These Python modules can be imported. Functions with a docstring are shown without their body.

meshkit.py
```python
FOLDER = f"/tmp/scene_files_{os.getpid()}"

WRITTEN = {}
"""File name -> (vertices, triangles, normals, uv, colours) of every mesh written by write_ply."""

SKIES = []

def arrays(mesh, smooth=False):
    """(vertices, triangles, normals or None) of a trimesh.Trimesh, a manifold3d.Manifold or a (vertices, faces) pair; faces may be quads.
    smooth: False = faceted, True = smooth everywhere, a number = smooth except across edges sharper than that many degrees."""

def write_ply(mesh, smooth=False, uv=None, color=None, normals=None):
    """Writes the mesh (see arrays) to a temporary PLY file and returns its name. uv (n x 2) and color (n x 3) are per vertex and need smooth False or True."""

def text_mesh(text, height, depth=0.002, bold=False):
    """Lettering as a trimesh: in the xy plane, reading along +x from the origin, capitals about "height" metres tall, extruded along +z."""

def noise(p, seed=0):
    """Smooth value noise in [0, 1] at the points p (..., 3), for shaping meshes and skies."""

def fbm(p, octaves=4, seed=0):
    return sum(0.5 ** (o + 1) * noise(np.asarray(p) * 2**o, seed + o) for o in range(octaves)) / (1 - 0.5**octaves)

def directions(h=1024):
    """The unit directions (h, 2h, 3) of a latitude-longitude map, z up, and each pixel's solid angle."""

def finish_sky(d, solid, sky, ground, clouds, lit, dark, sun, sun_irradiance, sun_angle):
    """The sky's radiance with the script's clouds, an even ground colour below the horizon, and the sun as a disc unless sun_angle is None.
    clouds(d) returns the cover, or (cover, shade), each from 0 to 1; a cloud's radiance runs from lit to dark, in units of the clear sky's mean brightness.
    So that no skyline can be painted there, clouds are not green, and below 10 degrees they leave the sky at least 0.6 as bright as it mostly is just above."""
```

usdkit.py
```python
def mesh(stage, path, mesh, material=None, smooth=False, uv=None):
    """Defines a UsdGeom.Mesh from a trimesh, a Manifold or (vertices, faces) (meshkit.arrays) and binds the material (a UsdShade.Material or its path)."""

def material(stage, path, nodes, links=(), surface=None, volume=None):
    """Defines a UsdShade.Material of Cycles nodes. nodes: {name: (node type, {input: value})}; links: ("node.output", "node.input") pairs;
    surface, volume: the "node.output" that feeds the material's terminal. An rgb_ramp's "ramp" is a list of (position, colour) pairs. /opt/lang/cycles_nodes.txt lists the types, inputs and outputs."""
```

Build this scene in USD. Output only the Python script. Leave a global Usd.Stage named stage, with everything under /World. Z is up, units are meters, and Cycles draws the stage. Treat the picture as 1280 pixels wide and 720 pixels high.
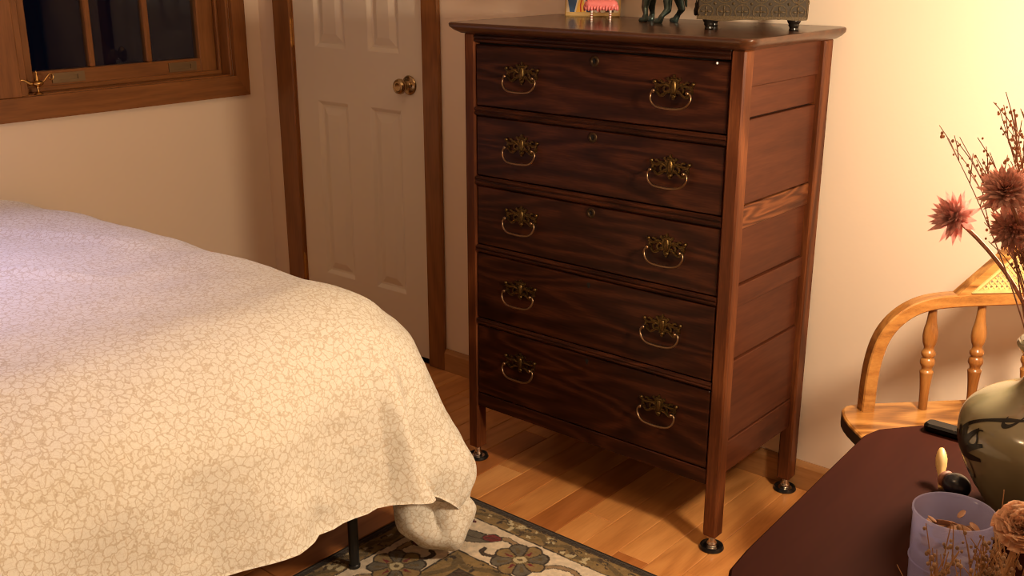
import math, random
import numpy as np, trimesh, manifold3d
from shapely.geometry import Polygon, Point, LineString, box as sbox
from shapely.ops import unary_union
from shapely import affinity
from pxr import Usd, UsdGeom, UsdLux, Gf, Sdf, Vt
import usdkit, meshkit
rnd = random.Random(7)
R = np.random.default_rng(7)
stage = Usd.Stage.CreateInMemory()
UsdGeom.SetStageUpAxis(stage, 'Z'); UsdGeom.SetStageMetersPerUnit(stage, 1.0)
UsdGeom.Xform.Define(stage, '/World')

# ------------------------------------------------------------------ camera, lights
F_PX, PITCH, YAW, CAM_H = 1330.85, 0.3062, -0.6996, 1.3333
EXPOSURE = 0.0
LAMP = (-0.22, 1.62, 1.22); LAMP_I = 310.0; LAMP_C = (1.0, 0.80, 0.545)
CEIL = (-1.1, 0.5, 2.30); CEIL_I = 54.0; CEIL_C = (1.0, 0.66, 0.37)
COOL = (-2.45, 0.70, 2.42); COOL_I = 520.0; COOL_C = (0.56, 0.52, 1.0)

def camera():
    cy, sy = math.cos(YAW), math.sin(YAW)
    fw = np.array([sy*math.cos(PITCH), cy*math.cos(PITCH), -math.sin(PITCH)])
    r = np.array([cy, -sy, 0]); u = np.cross(r, fw)
    c = UsdGeom.Camera.Define(stage, '/World/camera')
    m = Gf.Matrix4d(*r, 0, *u, 0, *(-fw), 0, 0, 0, CAM_H, 1)
    c.AddTransformOp().Set(m)
    c.CreateHorizontalApertureAttr(36.0); c.CreateVerticalApertureAttr(20.25)
    c.CreateFocalLengthAttr(36.0*F_PX/1280); c.CreateClippingRangeAttr(Gf.Vec2f(0.02, 60))
    c.CreateExposureAttr(EXPOSURE)
camera()
dome = UsdLux.DomeLight.Define(stage, '/World/night_sky')
dome.CreateIntensityAttr(0.0012); dome.CreateColorAttr(Gf.Vec3f(0.25, 0.4, 1.0))

# ------------------------------------------------------------------ helpers
used = {}
def numbered(parent, name):
    k = (parent, name); n = used.get(k, 0); used[k] = n+1
    return name if n == 0 else '%s_%03d' % (name, n)
def ppath(parent):
    return '/World' if parent is None else (parent if isinstance(parent, str) else str(parent.GetPath()))
def obj(name, mesh, mat, parent=None, smooth=False, label=None, cat=None, group=None, kind=None, loc=None):
    pp = ppath(parent); p = pp + '/' + numbered(pp, name)
    m = usdkit.mesh(stage, p, mesh, mat, smooth)
    if loc is not None: m.AddTranslateOp().Set(Gf.Vec3d(*map(float, loc)))
    tag(m.GetPrim(), label, cat, group, kind); return m.GetPrim()
def tag(o, label=None, cat=None, group=None, kind=None):
    for k, v in (('label', label), ('category', cat), ('group', group), ('kind', kind)):
        if v: o.SetCustomDataByKey(k, v)
    return o
def thing(name, label=None, cat=None, loc=(0, 0, 0), rotz=0, group=None, kind=None, parent=None):
    pp = ppath(parent); x = UsdGeom.Xform.Define(stage, pp + '/' + numbered(pp, name))
    x.AddTranslateOp().Set(Gf.Vec3d(*map(float, loc)))
    if rotz: x.AddRotateZOp().Set(float(math.degrees(rotz)))
    return tag(x.GetPrim(), label, cat, group, kind)
def dup(src, loc, rotz, label, name=None):
    was = src.GetCustomData()
    r = thing(name or src.GetName(), label, was['category'], loc, rotz, was.get('group'))
    r.GetReferences().AddInternalReference(src.GetPath()); r.SetInstanceable(True)
    for k in ('label',): r.SetCustomDataByKey(k, label)
    return r
def cat(*ms):
    out = []
    for m in ms: out += list(m) if isinstance(m, (list, tuple)) else [m]
    return trimesh.util.concatenate(out)
def T(m, x=0, y=0, z=0): m = m.copy(); m.apply_translation((x, y, z)); return m
def rot(m, ang, axis, pt=(0, 0, 0)): m = m.copy(); m.apply_transform(trimesh.transformations.rotation_matrix(ang, axis, pt)); return m
def hull(pts): return trimesh.Trimesh(np.asarray(pts)).convex_hull
def bx(x0, x1, y0, y1, z0, z1, c=0.002):
    """box with chamfered edges"""
    c = min(c, abs(x1-x0)*.45, abs(y1-y0)*.45, abs(z1-z0)*.45); P = []
    if c <= 0: return T(trimesh.creation.box((x1-x0, y1-y0, z1-z0)), (x0+x1)/2, (y0+y1)/2, (z0+z1)/2)
    for a, sa in ((x0, 1), (x1, -1)):
        for b, sb in ((y0, 1), (y1, -1)):
            for d, sd in ((z0, 1), (z1, -1)):
                P += [(a+sa*c, b+sb*c, d), (a+sa*c, b, d+sd*c), (a, b+sb*c, d+sd*c)]
    return hull(P)
def lathe(prof, n=32):
    prof = np.array(prof, float); m = len(prof); a = np.linspace(0, 2*np.pi, n, endpoint=False)
    V = np.stack([np.outer(np.cos(a), prof[:, 0]), np.outer(np.sin(a), prof[:, 0]), np.tile(prof[:, 1], (n, 1))], -1).reshape(-1, 3)
    Fc = []
    for i in range(n):
        j = (i+1) % n
        for k in range(m-1):
            Fc += [(i*m+k, j*m+k, j*m+k+1), (i*m+k, j*m+k+1, i*m+k+1)]
    t = trimesh.Trimesh(V, Fc, process=True); t.merge_vertices(); t.update_faces(t.nondegenerate_faces()); return t
def tube(path, rad, n=8, closed=False, cap=True):
    P = np.array(path, float); k = len(P); rad = np.broadcast_to(rad, k)
    d = np.gradient(P, axis=0) if not closed else np.roll(P, -1, 0)-np.roll(P, 1, 0)
    d /= np.linalg.norm(d, axis=1, keepdims=True)+1e-12
    up = np.array([0, 0, 1.0]) if abs(d[0][2]) < .9 else np.array([1.0, 0, 0])
    V = []; s = np.cross(d[0], up); s /= np.linalg.norm(s)
    a = np.linspace(0, 2*np.pi, n, endpoint=False)
    for i in range(k):
        s = s-d[i]*(s@d[i]); s /= np.linalg.norm(s)+1e-12; t = np.cross(d[i], s)
        V.append(P[i]+rad[i]*(np.outer(np.cos(a), s)+np.outer(np.sin(a), t)))
    V = np.concatenate(V); Fc = []
    for i in range(k if closed else k-1):
        i2 = (i+1) % k
        for j in range(n):
            j2 = (j+1) % n
            Fc += [(i*n+j, i*n+j2, i2*n+j2), (i*n+j, i2*n+j2, i2*n+j)]
    if cap and not closed:
        V = np.vstack([V, P[0], P[-1]]); c0, c1 = len(V)-2, len(V)-1
        for j in range(n):
            j2 = (j+1) % n; Fc += [(c0, j2, j), (c1, (k-1)*n+j, (k-1)*n+j2)]
    return trimesh.Trimesh(V, Fc, process=False)
def extr(poly, h, z0=0):
    gs = getattr(poly, 'geoms', [poly])
    return T(cat([trimesh.creation.extrude_polygon(g, h, engine='earcut') for g in gs if g.area > 1e-9]), 0, 0, z0)
def xz_to(m, y0):
    """mesh extruded in xy plane -> its xy becomes xz, its +z becomes -y, starting at y0"""
    m = m.copy(); v = m.vertices.copy(); m.vertices = np.stack([v[:, 0], y0-v[:, 2], v[:, 1]], -1); return m
def spline(pts, n=40, closed=False):
    from scipy.interpolate import splprep, splev
    P = np.array(pts, float); k = min(3, len(P)-1)
    if closed: P = np.vstack([P, P[:1]])
    tck, _ = splprep(P.T, s=0, k=k, per=closed); return np.array(splev(np.linspace(0, 1, n, endpoint=not closed), tck)).T
def sphere(r, c=(0, 0, 0), sub=2, sc=(1, 1, 1)):
    m = trimesh.creation.icosphere(sub, r); m.vertices *= sc; m.apply_translation(c); return m
def grid_mesh(P):
    h, w = P.shape[:2]; i = np.arange(h*w).reshape(h, w)
    q = np.stack([i[:-1, :-1], i[:-1, 1:], i[1:, 1:], i[1:, :-1]], -1).reshape(-1, 4)
    return P.reshape(-1, 3), np.vstack([q[:, [0, 1, 2]], q[:, [0, 2, 3]]])

# ------------------------------------------------------------------ materials
def mat(name, nodes, links, surface='p.BSDF'):
    return usdkit.material(stage, '/World/Looks/' + name, nodes, links, surface)
def plain(name, col, rough=.5, metal=0, bump=0, bscale=200, var=0, **kw):
    n = {'p': ('principled_bsdf', dict(base_color=col, roughness=rough, metallic=metal, **kw))}; l = []
    if bump or var:
        n['tc'] = ('texture_coordinate', {}); n['n'] = ('noise_texture', {'scale': bscale, 'detail': 4.0}); l.append(('tc.object', 'n.vector'))
    if bump:
        n['b'] = ('bump', {'strength': bump, 'distance': .002}); l += [('n.fac', 'b.height'), ('b.normal', 'p.normal')]
    if var:
        n['r'] = ('rgb_ramp', {'ramp': [(.3, tuple(c*(1-var) for c in col)), (.7, tuple(min(1, c*(1+var)) for c in col))]})
        l += [('n.fac', 'r.fac'), ('r.color', 'p.base_color')]
    return mat(name, n, l)
def petal(name, col, var, bscale, tr=.45):
    c = tuple(col)
    return mat(name, {'tc': ('texture_coordinate', {}), 'n': ('noise_texture', {'scale': bscale, 'detail': 3.0}), 'r': ('rgb_ramp', {'ramp': [(.3, tuple(x*(1-var) for x in c)), (.7, tuple(min(1, x*(1+var)) for x in c))]}),
        'd': ('diffuse_bsdf', {}), 't': ('translucent_bsdf', {}), 'm': ('mix_closure', {'fac': tr})},
        [('tc.object', 'n.vector'), ('n.fac', 'r.fac'), ('r.color', 'd.color'), ('r.color', 't.color'), ('d.BSDF', 'm.closure1'), ('t.BSDF', 'm.closure2')], 'm.closure')
def wood(name, dark, mid, light, axis='x', grain=38, fig=.5, rough=.35, coat=.25, bump=.25, rings=46.0, fsc=7.0, squash=.07, spec=.35, hi=.78):
    sc = [1, 1, 1]; sc['xyz'.index(axis)] = squash; s2 = [1, 1, 1]; s2['xyz'.index(axis)] = .16
    n = {'tc': ('texture_coordinate', {}), 'oi': ('object_info', {}), 'mu': ('math', {'math_type': 'multiply', 'value2': 31.0}),
         'cx': ('combine_xyz', {}), 'ad': ('vector_math', {'math_type': 'add'}), 'mp': ('mapping', {'scale': sc}), 'mq': ('mapping', {'scale': s2}),
         'n1': ('noise_texture', {'scale': float(grain), 'detail': 5.0, 'roughness': .6, 'distortion': .3}),
         'n2': ('noise_texture', {'scale': grain*7.0, 'detail': 3.0, 'roughness': .7}),
         'n0': ('noise_texture', {'scale': float(fsc), 'detail': 1.6, 'roughness': .45, 'distortion': .25}),
         'k': ('math', {'math_type': 'multiply', 'value2': float(rings)}), 'si': ('math', {'math_type': 'sine'}), 'h': ('math', {'math_type': 'multiply_add', 'value2': .5, 'value3': .5}),
         'm1': ('mix', {'fac': fig}), 'm2': ('mix', {'fac': .38}),
         'r': ('rgb_ramp', {'ramp': [(.25, dark), (.5, mid), (hi, light)]}),
         'b': ('bump', {'strength': bump, 'distance': .001}),
         'p': ('principled_bsdf', {'roughness': rough, 'coat_weight': coat, 'coat_roughness': .18, 'specular_ior_level': spec})}
    l = [('oi.random', 'mu.value1'), ('mu.value', 'cx.x'), ('mu.value', 'cx.y'), ('mu.value', 'cx.z'), ('tc.object', 'ad.vector1'), ('cx.vector', 'ad.vector2'),
         ('ad.vector', 'mp.vector'), ('ad.vector', 'mq.vector'), ('mp.vector', 'n1.vector'), ('mp.vector', 'n2.vector'), ('mq.vector', 'n0.vector'), ('n0.fac', 'k.value1'), ('k.value', 'si.value1'), ('si.value', 'h.value1'),
         ('n1.fac', 'm1.color1'), ('h.value', 'm1.color2'), ('m1.color', 'm2.color1'), ('n2.fac', 'm2.color2'), ('m2.color', 'r.fac'),
         ('r.color', 'p.base_color'), ('m2.color', 'b.height'), ('b.normal', 'p.normal')]
    return mat(name, n, l)
M = {}
M['wall'] = plain('wall_paint', (.77, .615, .485), .7, bump=.12, bscale=140)
M['ceil'] = plain('ceiling_paint', (.8, .74, .66), .8)
M['door'] = plain('door_paint', (.74, .65, .54), .42, bump=.05, bscale=90)
M['trim'] = wood('trim_wood', (.13, .045, .012), (.22, .082, .022), (.30, .12, .036), 'z', 30, .2, .4, .2)
M['trimx'] = wood('trim_wood_lengthwise', (.13, .045, .012), (.22, .082, .022), (.30, .12, .036), 'y', 30, .2, .4, .2)
M['base'] = wood('baseboard_wood', (.28, .12, .04), (.40, .19, .07), (.5, .25, .1), 'x', 30, .2, .4, .2)
CD = dict(rough=.45, coat=.05, bump=.3, spec=.14)
M['cx'] = wood('chest_wood_lengthwise', (.010, .0021, .0009), (.030, .0072, .0028), (.078, .0205, .0076), 'x', 34, .34, rings=70.0, fsc=9.0, squash=.09, hi=.74, **CD)
M['cz'] = wood('chest_wood_upright', (.034, .0085, .0030), (.094, .026, .0085), (.21, .068, .023), 'z', 34, .3, **CD)
M['flake'] = wood('chest_wood_flake', (.05, .0135, .0055), (.125, .038, .0135), (.23, .08, .028), 'y', 30, .5, rough=.42, coat=.05, bump=.3, rings=70.0, fsc=16.0, spec=.14)
M['cy'] = wood('chest_wood_side', (.044, .0108, .0048), (.075, .0198, .0081), (.112, .033, .013), 'y', 30, .14, rough=.5, spec=.12, coat=.12, bump=.3)
M['ctop'] = wood('chest_wood_top', (.03, .010, .004), (.06, .021, .009), (.10, .038, .017), 'x', 30, .3, rough=.26, coat=.35, bump=.12, spec=.25)
M['cdark'] = plain('shade_black', (.008, .004, .003), .8)  # near-black: shade inside the chest and behind gaps is put into the colour
M['brass_old'] = plain('antique_brass', (.115, .07, .025), .4, 1, bump=.3, bscale=300, var=.35)
M['bail'] = plain('antique_brass_bail', (.24, .15, .085), .3, 1)
M['brass'] = plain('polished_brass', (.62, .38, .13), .22, 1)
M['knob'] = plain('door_knob_brass', (.42, .30, .16), .2, 1)
M['key'] = plain('keyhole_brass', (.07, .045, .025), .5, 1)
M['black'] = plain('black_rubber', (.006, .006, .007), .3)
M['hole'] = plain('keyhole_void', (.002, .002, .002), .9)
M['silver'] = plain('caster_metal', (.65, .6, .55), .2, 1)
M['bedmetal'] = plain('bed_leg_metal', (.03, .03, .032), .35, .6)
M['mattress'] = plain('mattress_fabric', (.35, .3, .28), .9)
M['table'] = wood('table_veneer', (.022, .0052, .0033), (.027, .0064, .004), (.032, .0078, .005), 'y', 25, .2, rough=.65, coat=0, bump=.05, spec=.02)
M['remote'] = plain('black_plastic', (.005, .004, .004), .3, specular_ior_level=.12)
M['oak'] = wood('chair_oak', (.11, .035, .008), (.31, .128, .030), (.46, .22, .06), 'x', 34, .5, rough=.32, coat=.25, squash=.1, rings=80.0, fsc=9.0, hi=.7)
M['oakb'] = wood('chair_oak_bow', (.13, .042, .010), (.31, .128, .030), (.45, .215, .058), 'x', 30, .22, rough=.32, coat=.25, squash=.45, rings=60.0, fsc=14.0)
M['oakz'] = wood('chair_oak_upright', (.12, .038, .008), (.26, .10, .023), (.38, .17, .044), 'z', 34, .4, rough=.32, coat=.25, squash=.1)
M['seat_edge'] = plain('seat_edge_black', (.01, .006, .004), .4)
M['cane'] = plain('cane', (.62, .42, .17), .45, var=.15, bscale=90)
for k, (a, b, c) in enumerate([((0.488, 0.195, 0.053), (0.636, 0.275, 0.083), (0.742, 0.351, 0.119)), ((0.403, 0.147, 0.039), (0.530, 0.204, 0.058), (0.636, 0.275, 0.085)), ((0.307, 0.100, 0.025), (0.413, 0.142, 0.038), (0.509, 0.190, 0.056)),
                               ((0.530, 0.223, 0.068), (0.678, 0.309, 0.102), (0.784, 0.399, 0.140)), ((0.435, 0.166, 0.045), (0.572, 0.237, 0.070), (0.678, 0.314, 0.098))]):
    M['fl%d' % k] = wood('floor_oak_%s' % 'abcde'[k], a, b, c, 'y', 34, .35, rough=.3, coat=.35, bump=.12)
M['sub'] = plain('subfloor', (.03, .014, .006), .9)
# window glass: clear pane with fresnel reflection
M['glass'] = mat('window_glass', {'t': ('transparent_bsdf', {'color': (.9, .93, .95)}), 'g': ('glossy_bsdf', {'color': (.8, .8, .8), 'roughness': .02}), 'f': ('fresnel', {'IOR': 1.5}), 'm': ('mix_closure', {})},
                 [('f.fac', 'm.fac'), ('t.BSDF', 'm.closure1'), ('g.BSDF', 'm.closure2')], 'm.closure')
M['frost'] = mat('cool_tinted_frosted_plastic', {'t': ('transparent_bsdf', {'color': (.86, .86, .92)}), 'd': ('principled_bsdf', {'base_color': (.62, .62, .97), 'roughness': .12, 'specular_ior_level': .8}), 'tr': ('translucent_bsdf', {'color': (.64, .64, .97)}),  # bluish colour puts cool lavender light into the clear plastic
                 'md': ('mix_closure', {'fac': .4}), 'm': ('mix_closure', {'fac': .36})},
                 [('d.BSDF', 'md.closure1'), ('tr.BSDF', 'md.closure2'), ('t.BSDF', 'm.closure1'), ('md.closure', 'm.closure2')], 'm.closure')
# comforter: blotchy blossom print, pale blobs on tan lines
M['comf'] = mat('comforter_print', {
    'g': ('texture_coordinate', {}), 'nz': ('noise_texture', {'scale': 75.0, 'detail': 2.0}), 'sb': ('vector_math', {'math_type': 'subtract', 'vector2': (.5, .5, .5)}),
    'sc': ('vector_math', {'math_type': 'multiply', 'vector2': (.017, .017, .017)}), 'ad': ('vector_math', {'math_type': 'add'}),
    'v': ('voronoi_texture', {'feature': 'distance_to_edge', 'scale': 66.0, 'randomness': 1.0}), 'r': ('rgb_ramp', {'ramp': [(.02, (.625, .555, .455)), (.11, (.79, .765, .70))]}),
    'v2': ('voronoi_texture', {'feature': 'distance_to_edge', 'scale': 130.0, 'randomness': 1.0}), 'r2': ('rgb_ramp', {'ramp': [(.015, (.86, .82, .78)), (.07, (1, 1, 1))]}), 'mx': ('mix', {'mix_type': 'multiply', 'fac': .75}),
    'wn': ('noise_texture', {'scale': 26.0, 'detail': 5.0}), 'b': ('bump', {'strength': .22, 'distance': .006}),
    'p': ('principled_bsdf', {'roughness': .85, 'sheen_weight': .15, 'specular_ior_level': .2})},
    [('g.object', 'nz.vector'), ('nz.color', 'sb.vector1'), ('sb.vector', 'sc.vector1'), ('g.object', 'ad.vector1'), ('sc.vector', 'ad.vector2'), ('ad.vector', 'v.vector'), ('ad.vector', 'v2.vector'),
     ('v.distance', 'r.fac'), ('v2.distance', 'r2.fac'), ('r.color', 'mx.color1'), ('r2.color', 'mx.color2'), ('mx.color', 'p.base_color'), ('g.object', 'wn.vector'), ('wn.fac', 'b.height'), ('b.normal', 'p.normal')])
M['rug'] = mat('rug_pile', {'a': ('attribute', {'attribute': 'dye'}), 'g': ('texture_coordinate', {}), 'n': ('noise_texture', {'scale': 420.0, 'detail': 3.0}), 'n2': ('noise_texture', {'scale': 60.0, 'detail': 4.0}),
     'r': ('rgb_ramp', {'ramp': [(.3, (.74, .74, .74)), (.7, (1.1, 1.1, 1.1))]}), 'mx': ('mix', {'mix_type': 'multiply', 'fac': 1.0}), 'b': ('bump', {'strength': .6, 'distance': .003}),
     'p': ('principled_bsdf', {'roughness': .95, 'sheen_weight': .2, 'specular_ior_level': .1})},
    [('g.object', 'n.vector'), ('g.object', 'n2.vector'), ('n2.fac', 'r.fac'), ('a.color', 'mx.color1'), ('r.color', 'mx.color2'), ('mx.color', 'p.base_color'), ('n.fac', 'b.height'), ('b.normal', 'p.normal')])
M['rugedge'] = plain('rug_binding', (.022, .013, .009), .95, bump=.5, bscale=300)

# ------------------------------------------------------------------ room shell
XL, XR, YW, YN, HC = -3.187, 1.05, 2.3955, -2.3, 2.44
DX0, DX1, DTOP = -3.004, -2.365, 2.04          # door opening
def wall_poly(x0, x1, holes):
    p = sbox(x0, 0, x1, HC)
    for h in holes: p = p.difference(sbox(*h))
    return p
w = obj('wall_back', xz_to(extr(wall_poly(XL-.12, XR+.12, [(DX0, 0, DX1, DTOP)]), .12), YW+.12), M['wall'], kind='structure')
# window wall
WY0, WY1, WZ0, WZ1 = 1.535, 2.268, .918, 2.05
LY0 = .70                                      # left neighbour unit of the window
m = extr(sbox(YN, 0, YW, HC).difference(sbox(LY0, WZ0, WY1, WZ1)), .12)
v = m.vertices.copy(); m.vertices = np.stack([XL-.12+v[:, 2], v[:, 0], v[:, 1]], -1)
obj('wall_left', m, M['wall'], kind='structure')
obj('wall_right', bx(XR, XR+.12, YN, YW, 0, HC, 0), M['wall'], kind='structure')
obj('wall_near', bx(XL-.12, XR+.12, YN-.12, YN, 0, HC, 0), M['wall'], kind='structure')
obj('ceiling', bx(XL-.12, XR+.12, YN-.12, YW+.12, HC, HC+.1, 0), M['ceil'], kind='structure')
fl = thing('floor', kind='structure')
obj('subfloor', bx(XL-.12, XR+.12, YN-.12, YW+.3, -.06, -.013, 0), M['sub'], fl)
PW = .0835; xk = -1.383-PW*22
r2 = random.Random(11); proto = {}
JOINT = {}
k = 0
while xk < XR:
    x0, x1 = max(xk, XL), min(xk+PW, XR)
    if x1-x0 > .004:
        y = YN-r2.random()*.9
        cuts = [YN]
        while y < YW:
            y += r2.choice([.7, .9, 1.1, 1.3, 1.5])+r2.random()*.15
            if YN+.1 < y < YW-.12: cuts.append(y)
        mid = (x0+x1)/2
        # end joints that show in the photograph
        if abs(mid-(-1.3415)) < .02: cuts = [c for c in cuts if c < 1.2]+[1.93]
        if abs(mid-(-1.675)) < .02: cuts = [c for c in cuts if c < 1.2]+[1.985]
        if abs(mid-(-1.592)) < .02 or abs(mid-(-1.425)) < .02 or abs(mid-(-1.258)) < .02: cuts = [c for c in cuts if c < 1.2 or c > 2.2]
        cuts.append(YW)
        for a, b in zip(cuts[:-1], cuts[1:]):
            t = r2.choice([0, 0, 1, 3, 4, 4, 2])
            if abs(mid-(-1.425)) < .02 and b > 1.9: t = 2
            if abs(mid-(-1.3415)) < .02 and b > 1.9: t = 0
            obj('plank', bx(x0+.0004, x1-.0004, a+.0004, b-.0004, -.013, 0, .0014), M['fl%d' % t], fl)
    xk += PW

# baseboards
def base_prof(x0, x1):
    P = Polygon([(0, 0), (.013, 0), (.013, .062), (.009, .070), (.004, .0755), (0, .0755)])
    m = extr(P, x1-x0); v = m.vertices.copy(); m.vertices = np.stack([x0+v[:, 2], YW-v[:, 0], v[:, 1]], -1); m.fix_normals(); return m
obj('baseboard_back', base_prof(-2.298, XR), M['base'], kind='structure')
obj('baseboard_back', base_prof(XL, -3.09), M['base'], kind='structure')
m = base_prof(YN, YW); v = m.vertices.copy(); m.vertices = np.stack([XL+(YW-v[:, 1]), v[:, 0], v[:, 2]], -1); m.invert() if m.volume < 0 else None
obj('baseboard_left', m, M['base'], kind='structure')

# door with casing
def casing(x0, x1, z0, z1, horiz=False):
    P = Polygon([(0, 0), (0, .012), (.006, .017), (.02, .018), (.058, .014), (.066, .010), (.066, 0)])
    return P
obj('trim_1', cat(bx(-3.09, DX0+.004, YW-.016, YW, 0, DTOP+.066, .003), bx(DX0, DX0+.010, YW-.004, YW+.11, 0, DTOP, .001)), M['trim'], kind='structure')
obj('trim_2', cat(bx(DX1-.004, -2.298, YW-.016, YW, 0, DTOP+.066, .003), bx(DX1-.010, DX1, YW-.004, YW+.11, 0, DTOP, .001)), M['trim'], kind='structure')
obj('trim_3', cat(bx(DX0+.004, DX1-.004, YW-.015, YW, DTOP, DTOP+.066, .003), bx(DX0, DX1, YW-.004, YW+.11, DTOP-.012, DTOP, .001)), M['trim'], kind='structure')
door = thing('door_1', kind='structure')
dx0, dx1, dz0, dz1, dy = DX0+.006, DX1-.007, .018, DTOP-.014, YW-.002
cols = [(-2.888, -2.735), (-2.625, -2.480)]; rows = [(.226, .845), (1.025, 1.60), (1.70, 1.92)]
slab = sbox(dx0, dz0, dx1, dz1)
for a, b in cols:
    for c, d in rows: slab = slab.difference(sbox(a, c, b, d))
obj('slab', cat(xz_to(extr(slab, .012), dy+.012), bx(dx0, dx1, dy+.0119, dy+.035, dz0, dz1, 0)), M['door'], door)
for a, b in cols:
    for c, d in rows:
        V = []; prof = [(0, 0), (.004, .002), (.013, .0085), (.020, .0095), (.024, .0085), (.044, .002), (.047, .0015)]
        for o, dp in prof: V += [(a+o, dy+dp, c+o), (b-o, dy+dp, c+o), (b-o, dy+dp, d-o), (a+o, dy+dp, d-o)]
        Fq = []
        for i in range(len(prof)-1):
            for j in range(4):
                j2 = (j+1) % 4; Fq += [(i*4+j, i*4+j2, i*4+4+j2), (i*4+j, i*4+4+j2, i*4+4+j)]
        n0 = (len(prof)-1)*4; Fq += [(n0, n0+1, n0+2), (n0, n0+2, n0+3)]
        obj('raised_panel', trimesh.Trimesh(V, Fq, process=False), M['door'], door)
kx, kz = -2.437, .93
kn = lathe([(0, 0), (.030, 0), (.031, .003), (.027, .008), (.016, .011), (.0125, .014), (.0115, .022), (.013, .028), (.019, .032), (.0235, .038), (.0245, .045), (.0225, .052), (.018, .056), (.0165, .0555), (.015, .053), (.010, .0545), (0, .055)], 36)
kn = rot(kn, math.pi/2, (1, 0, 0))
obj('door_knob', T(kn, kx, dy, kz), M['knob'], door, True, label='brass door knob with round rosette')
obj('latch_plate', bx(dx1-.001, dx1+.0065, dy-.002, dy+.02, .905, .965, .001), M['key'], door)
for hz in (1.068, .232, 1.82):
    hb = [bx(DX0-.003, DX0+.008, dy-.004, dy+.002, hz-.045, hz+.045, .001)]
    for j in range(5): hb.append(T(trimesh.creation.cylinder(.0055, .0165, sections=14), DX0+.001, dy-.007, hz-.036+.018*j))
    hb += [sphere(.005, (DX0+.001, dy-.007, hz+.047), 1), sphere(.005, (DX0+.001, dy-.007, hz-.047), 1)]
    obj('hinge', cat(hb), M['brass'], door)
obj('closet_back', bx(DX0-.02, DX1+.02, YW+.118, YW+.13, 0, DTOP+.02, 0), M['cdark'], door)  # near-black sheet behind the door, its colour stands in for shade in the gaps

# window
def yb(x0, x1, y0, y1, z0, z1, c=.003): return bx(x0, x1, y0, y1, z0, z1, c)
win = thing('window_1', kind='structure')
cf = XL+.018
def mitre(poly_yz, th, x0):
    m = extr(poly_yz, th); v = m.vertices.copy(); m.vertices = np.stack([x0+v[:, 2], v[:, 0], v[:, 1]], -1); m.fix_normals(); return m
obj('casing', mitre(Polygon([(WY1, WZ0), (WY1+.054, WZ0-.07), (WY1+.054, WZ1+.06), (WY1, WZ1)]), .018, XL), M['trim'], win)
obj('casing', mitre(Polygon([(LY0, WZ0), (LY0-.054, WZ0-.07), (WY1+.054, WZ0-.07), (WY1, WZ0)]), .018, XL), M['trimx'], win)
obj('casing', mitre(Polygon([(LY0, WZ1), (LY0-.054, WZ1+.06), (WY1+.054, WZ1+.06), (WY1, WZ1)]), .018, XL), M['trimx'], win)
obj('casing', mitre(Polygon([(LY0, WZ0), (LY0-.054, WZ0-.07), (LY0-.054, WZ1+.06), (LY0, WZ1)]), .018, XL), M['trim'], win)
obj('mullion', cat(yb(XL-.1, XL+.004, 1.40, 1.532, WZ0, WZ1), yb(XL, XL+.014, 1.415, 1.508, WZ0, WZ1)), M['trim'], win)
obj('jamb', yb(XL-.118, XL+.002, WY1-.012, WY1, WZ0, WZ1), M['trim'], win)
obj('jamb_stop', yb(XL-.062, XL-.046, WY1-.022, WY1-.012, WZ0+.012, WZ1), M['trim'], win)
obj('sill', yb(XL-.118, XL+.002, LY0, WY1-.012, WZ0-.012, WZ0+.004, .002), M['trimx'], win)
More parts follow.
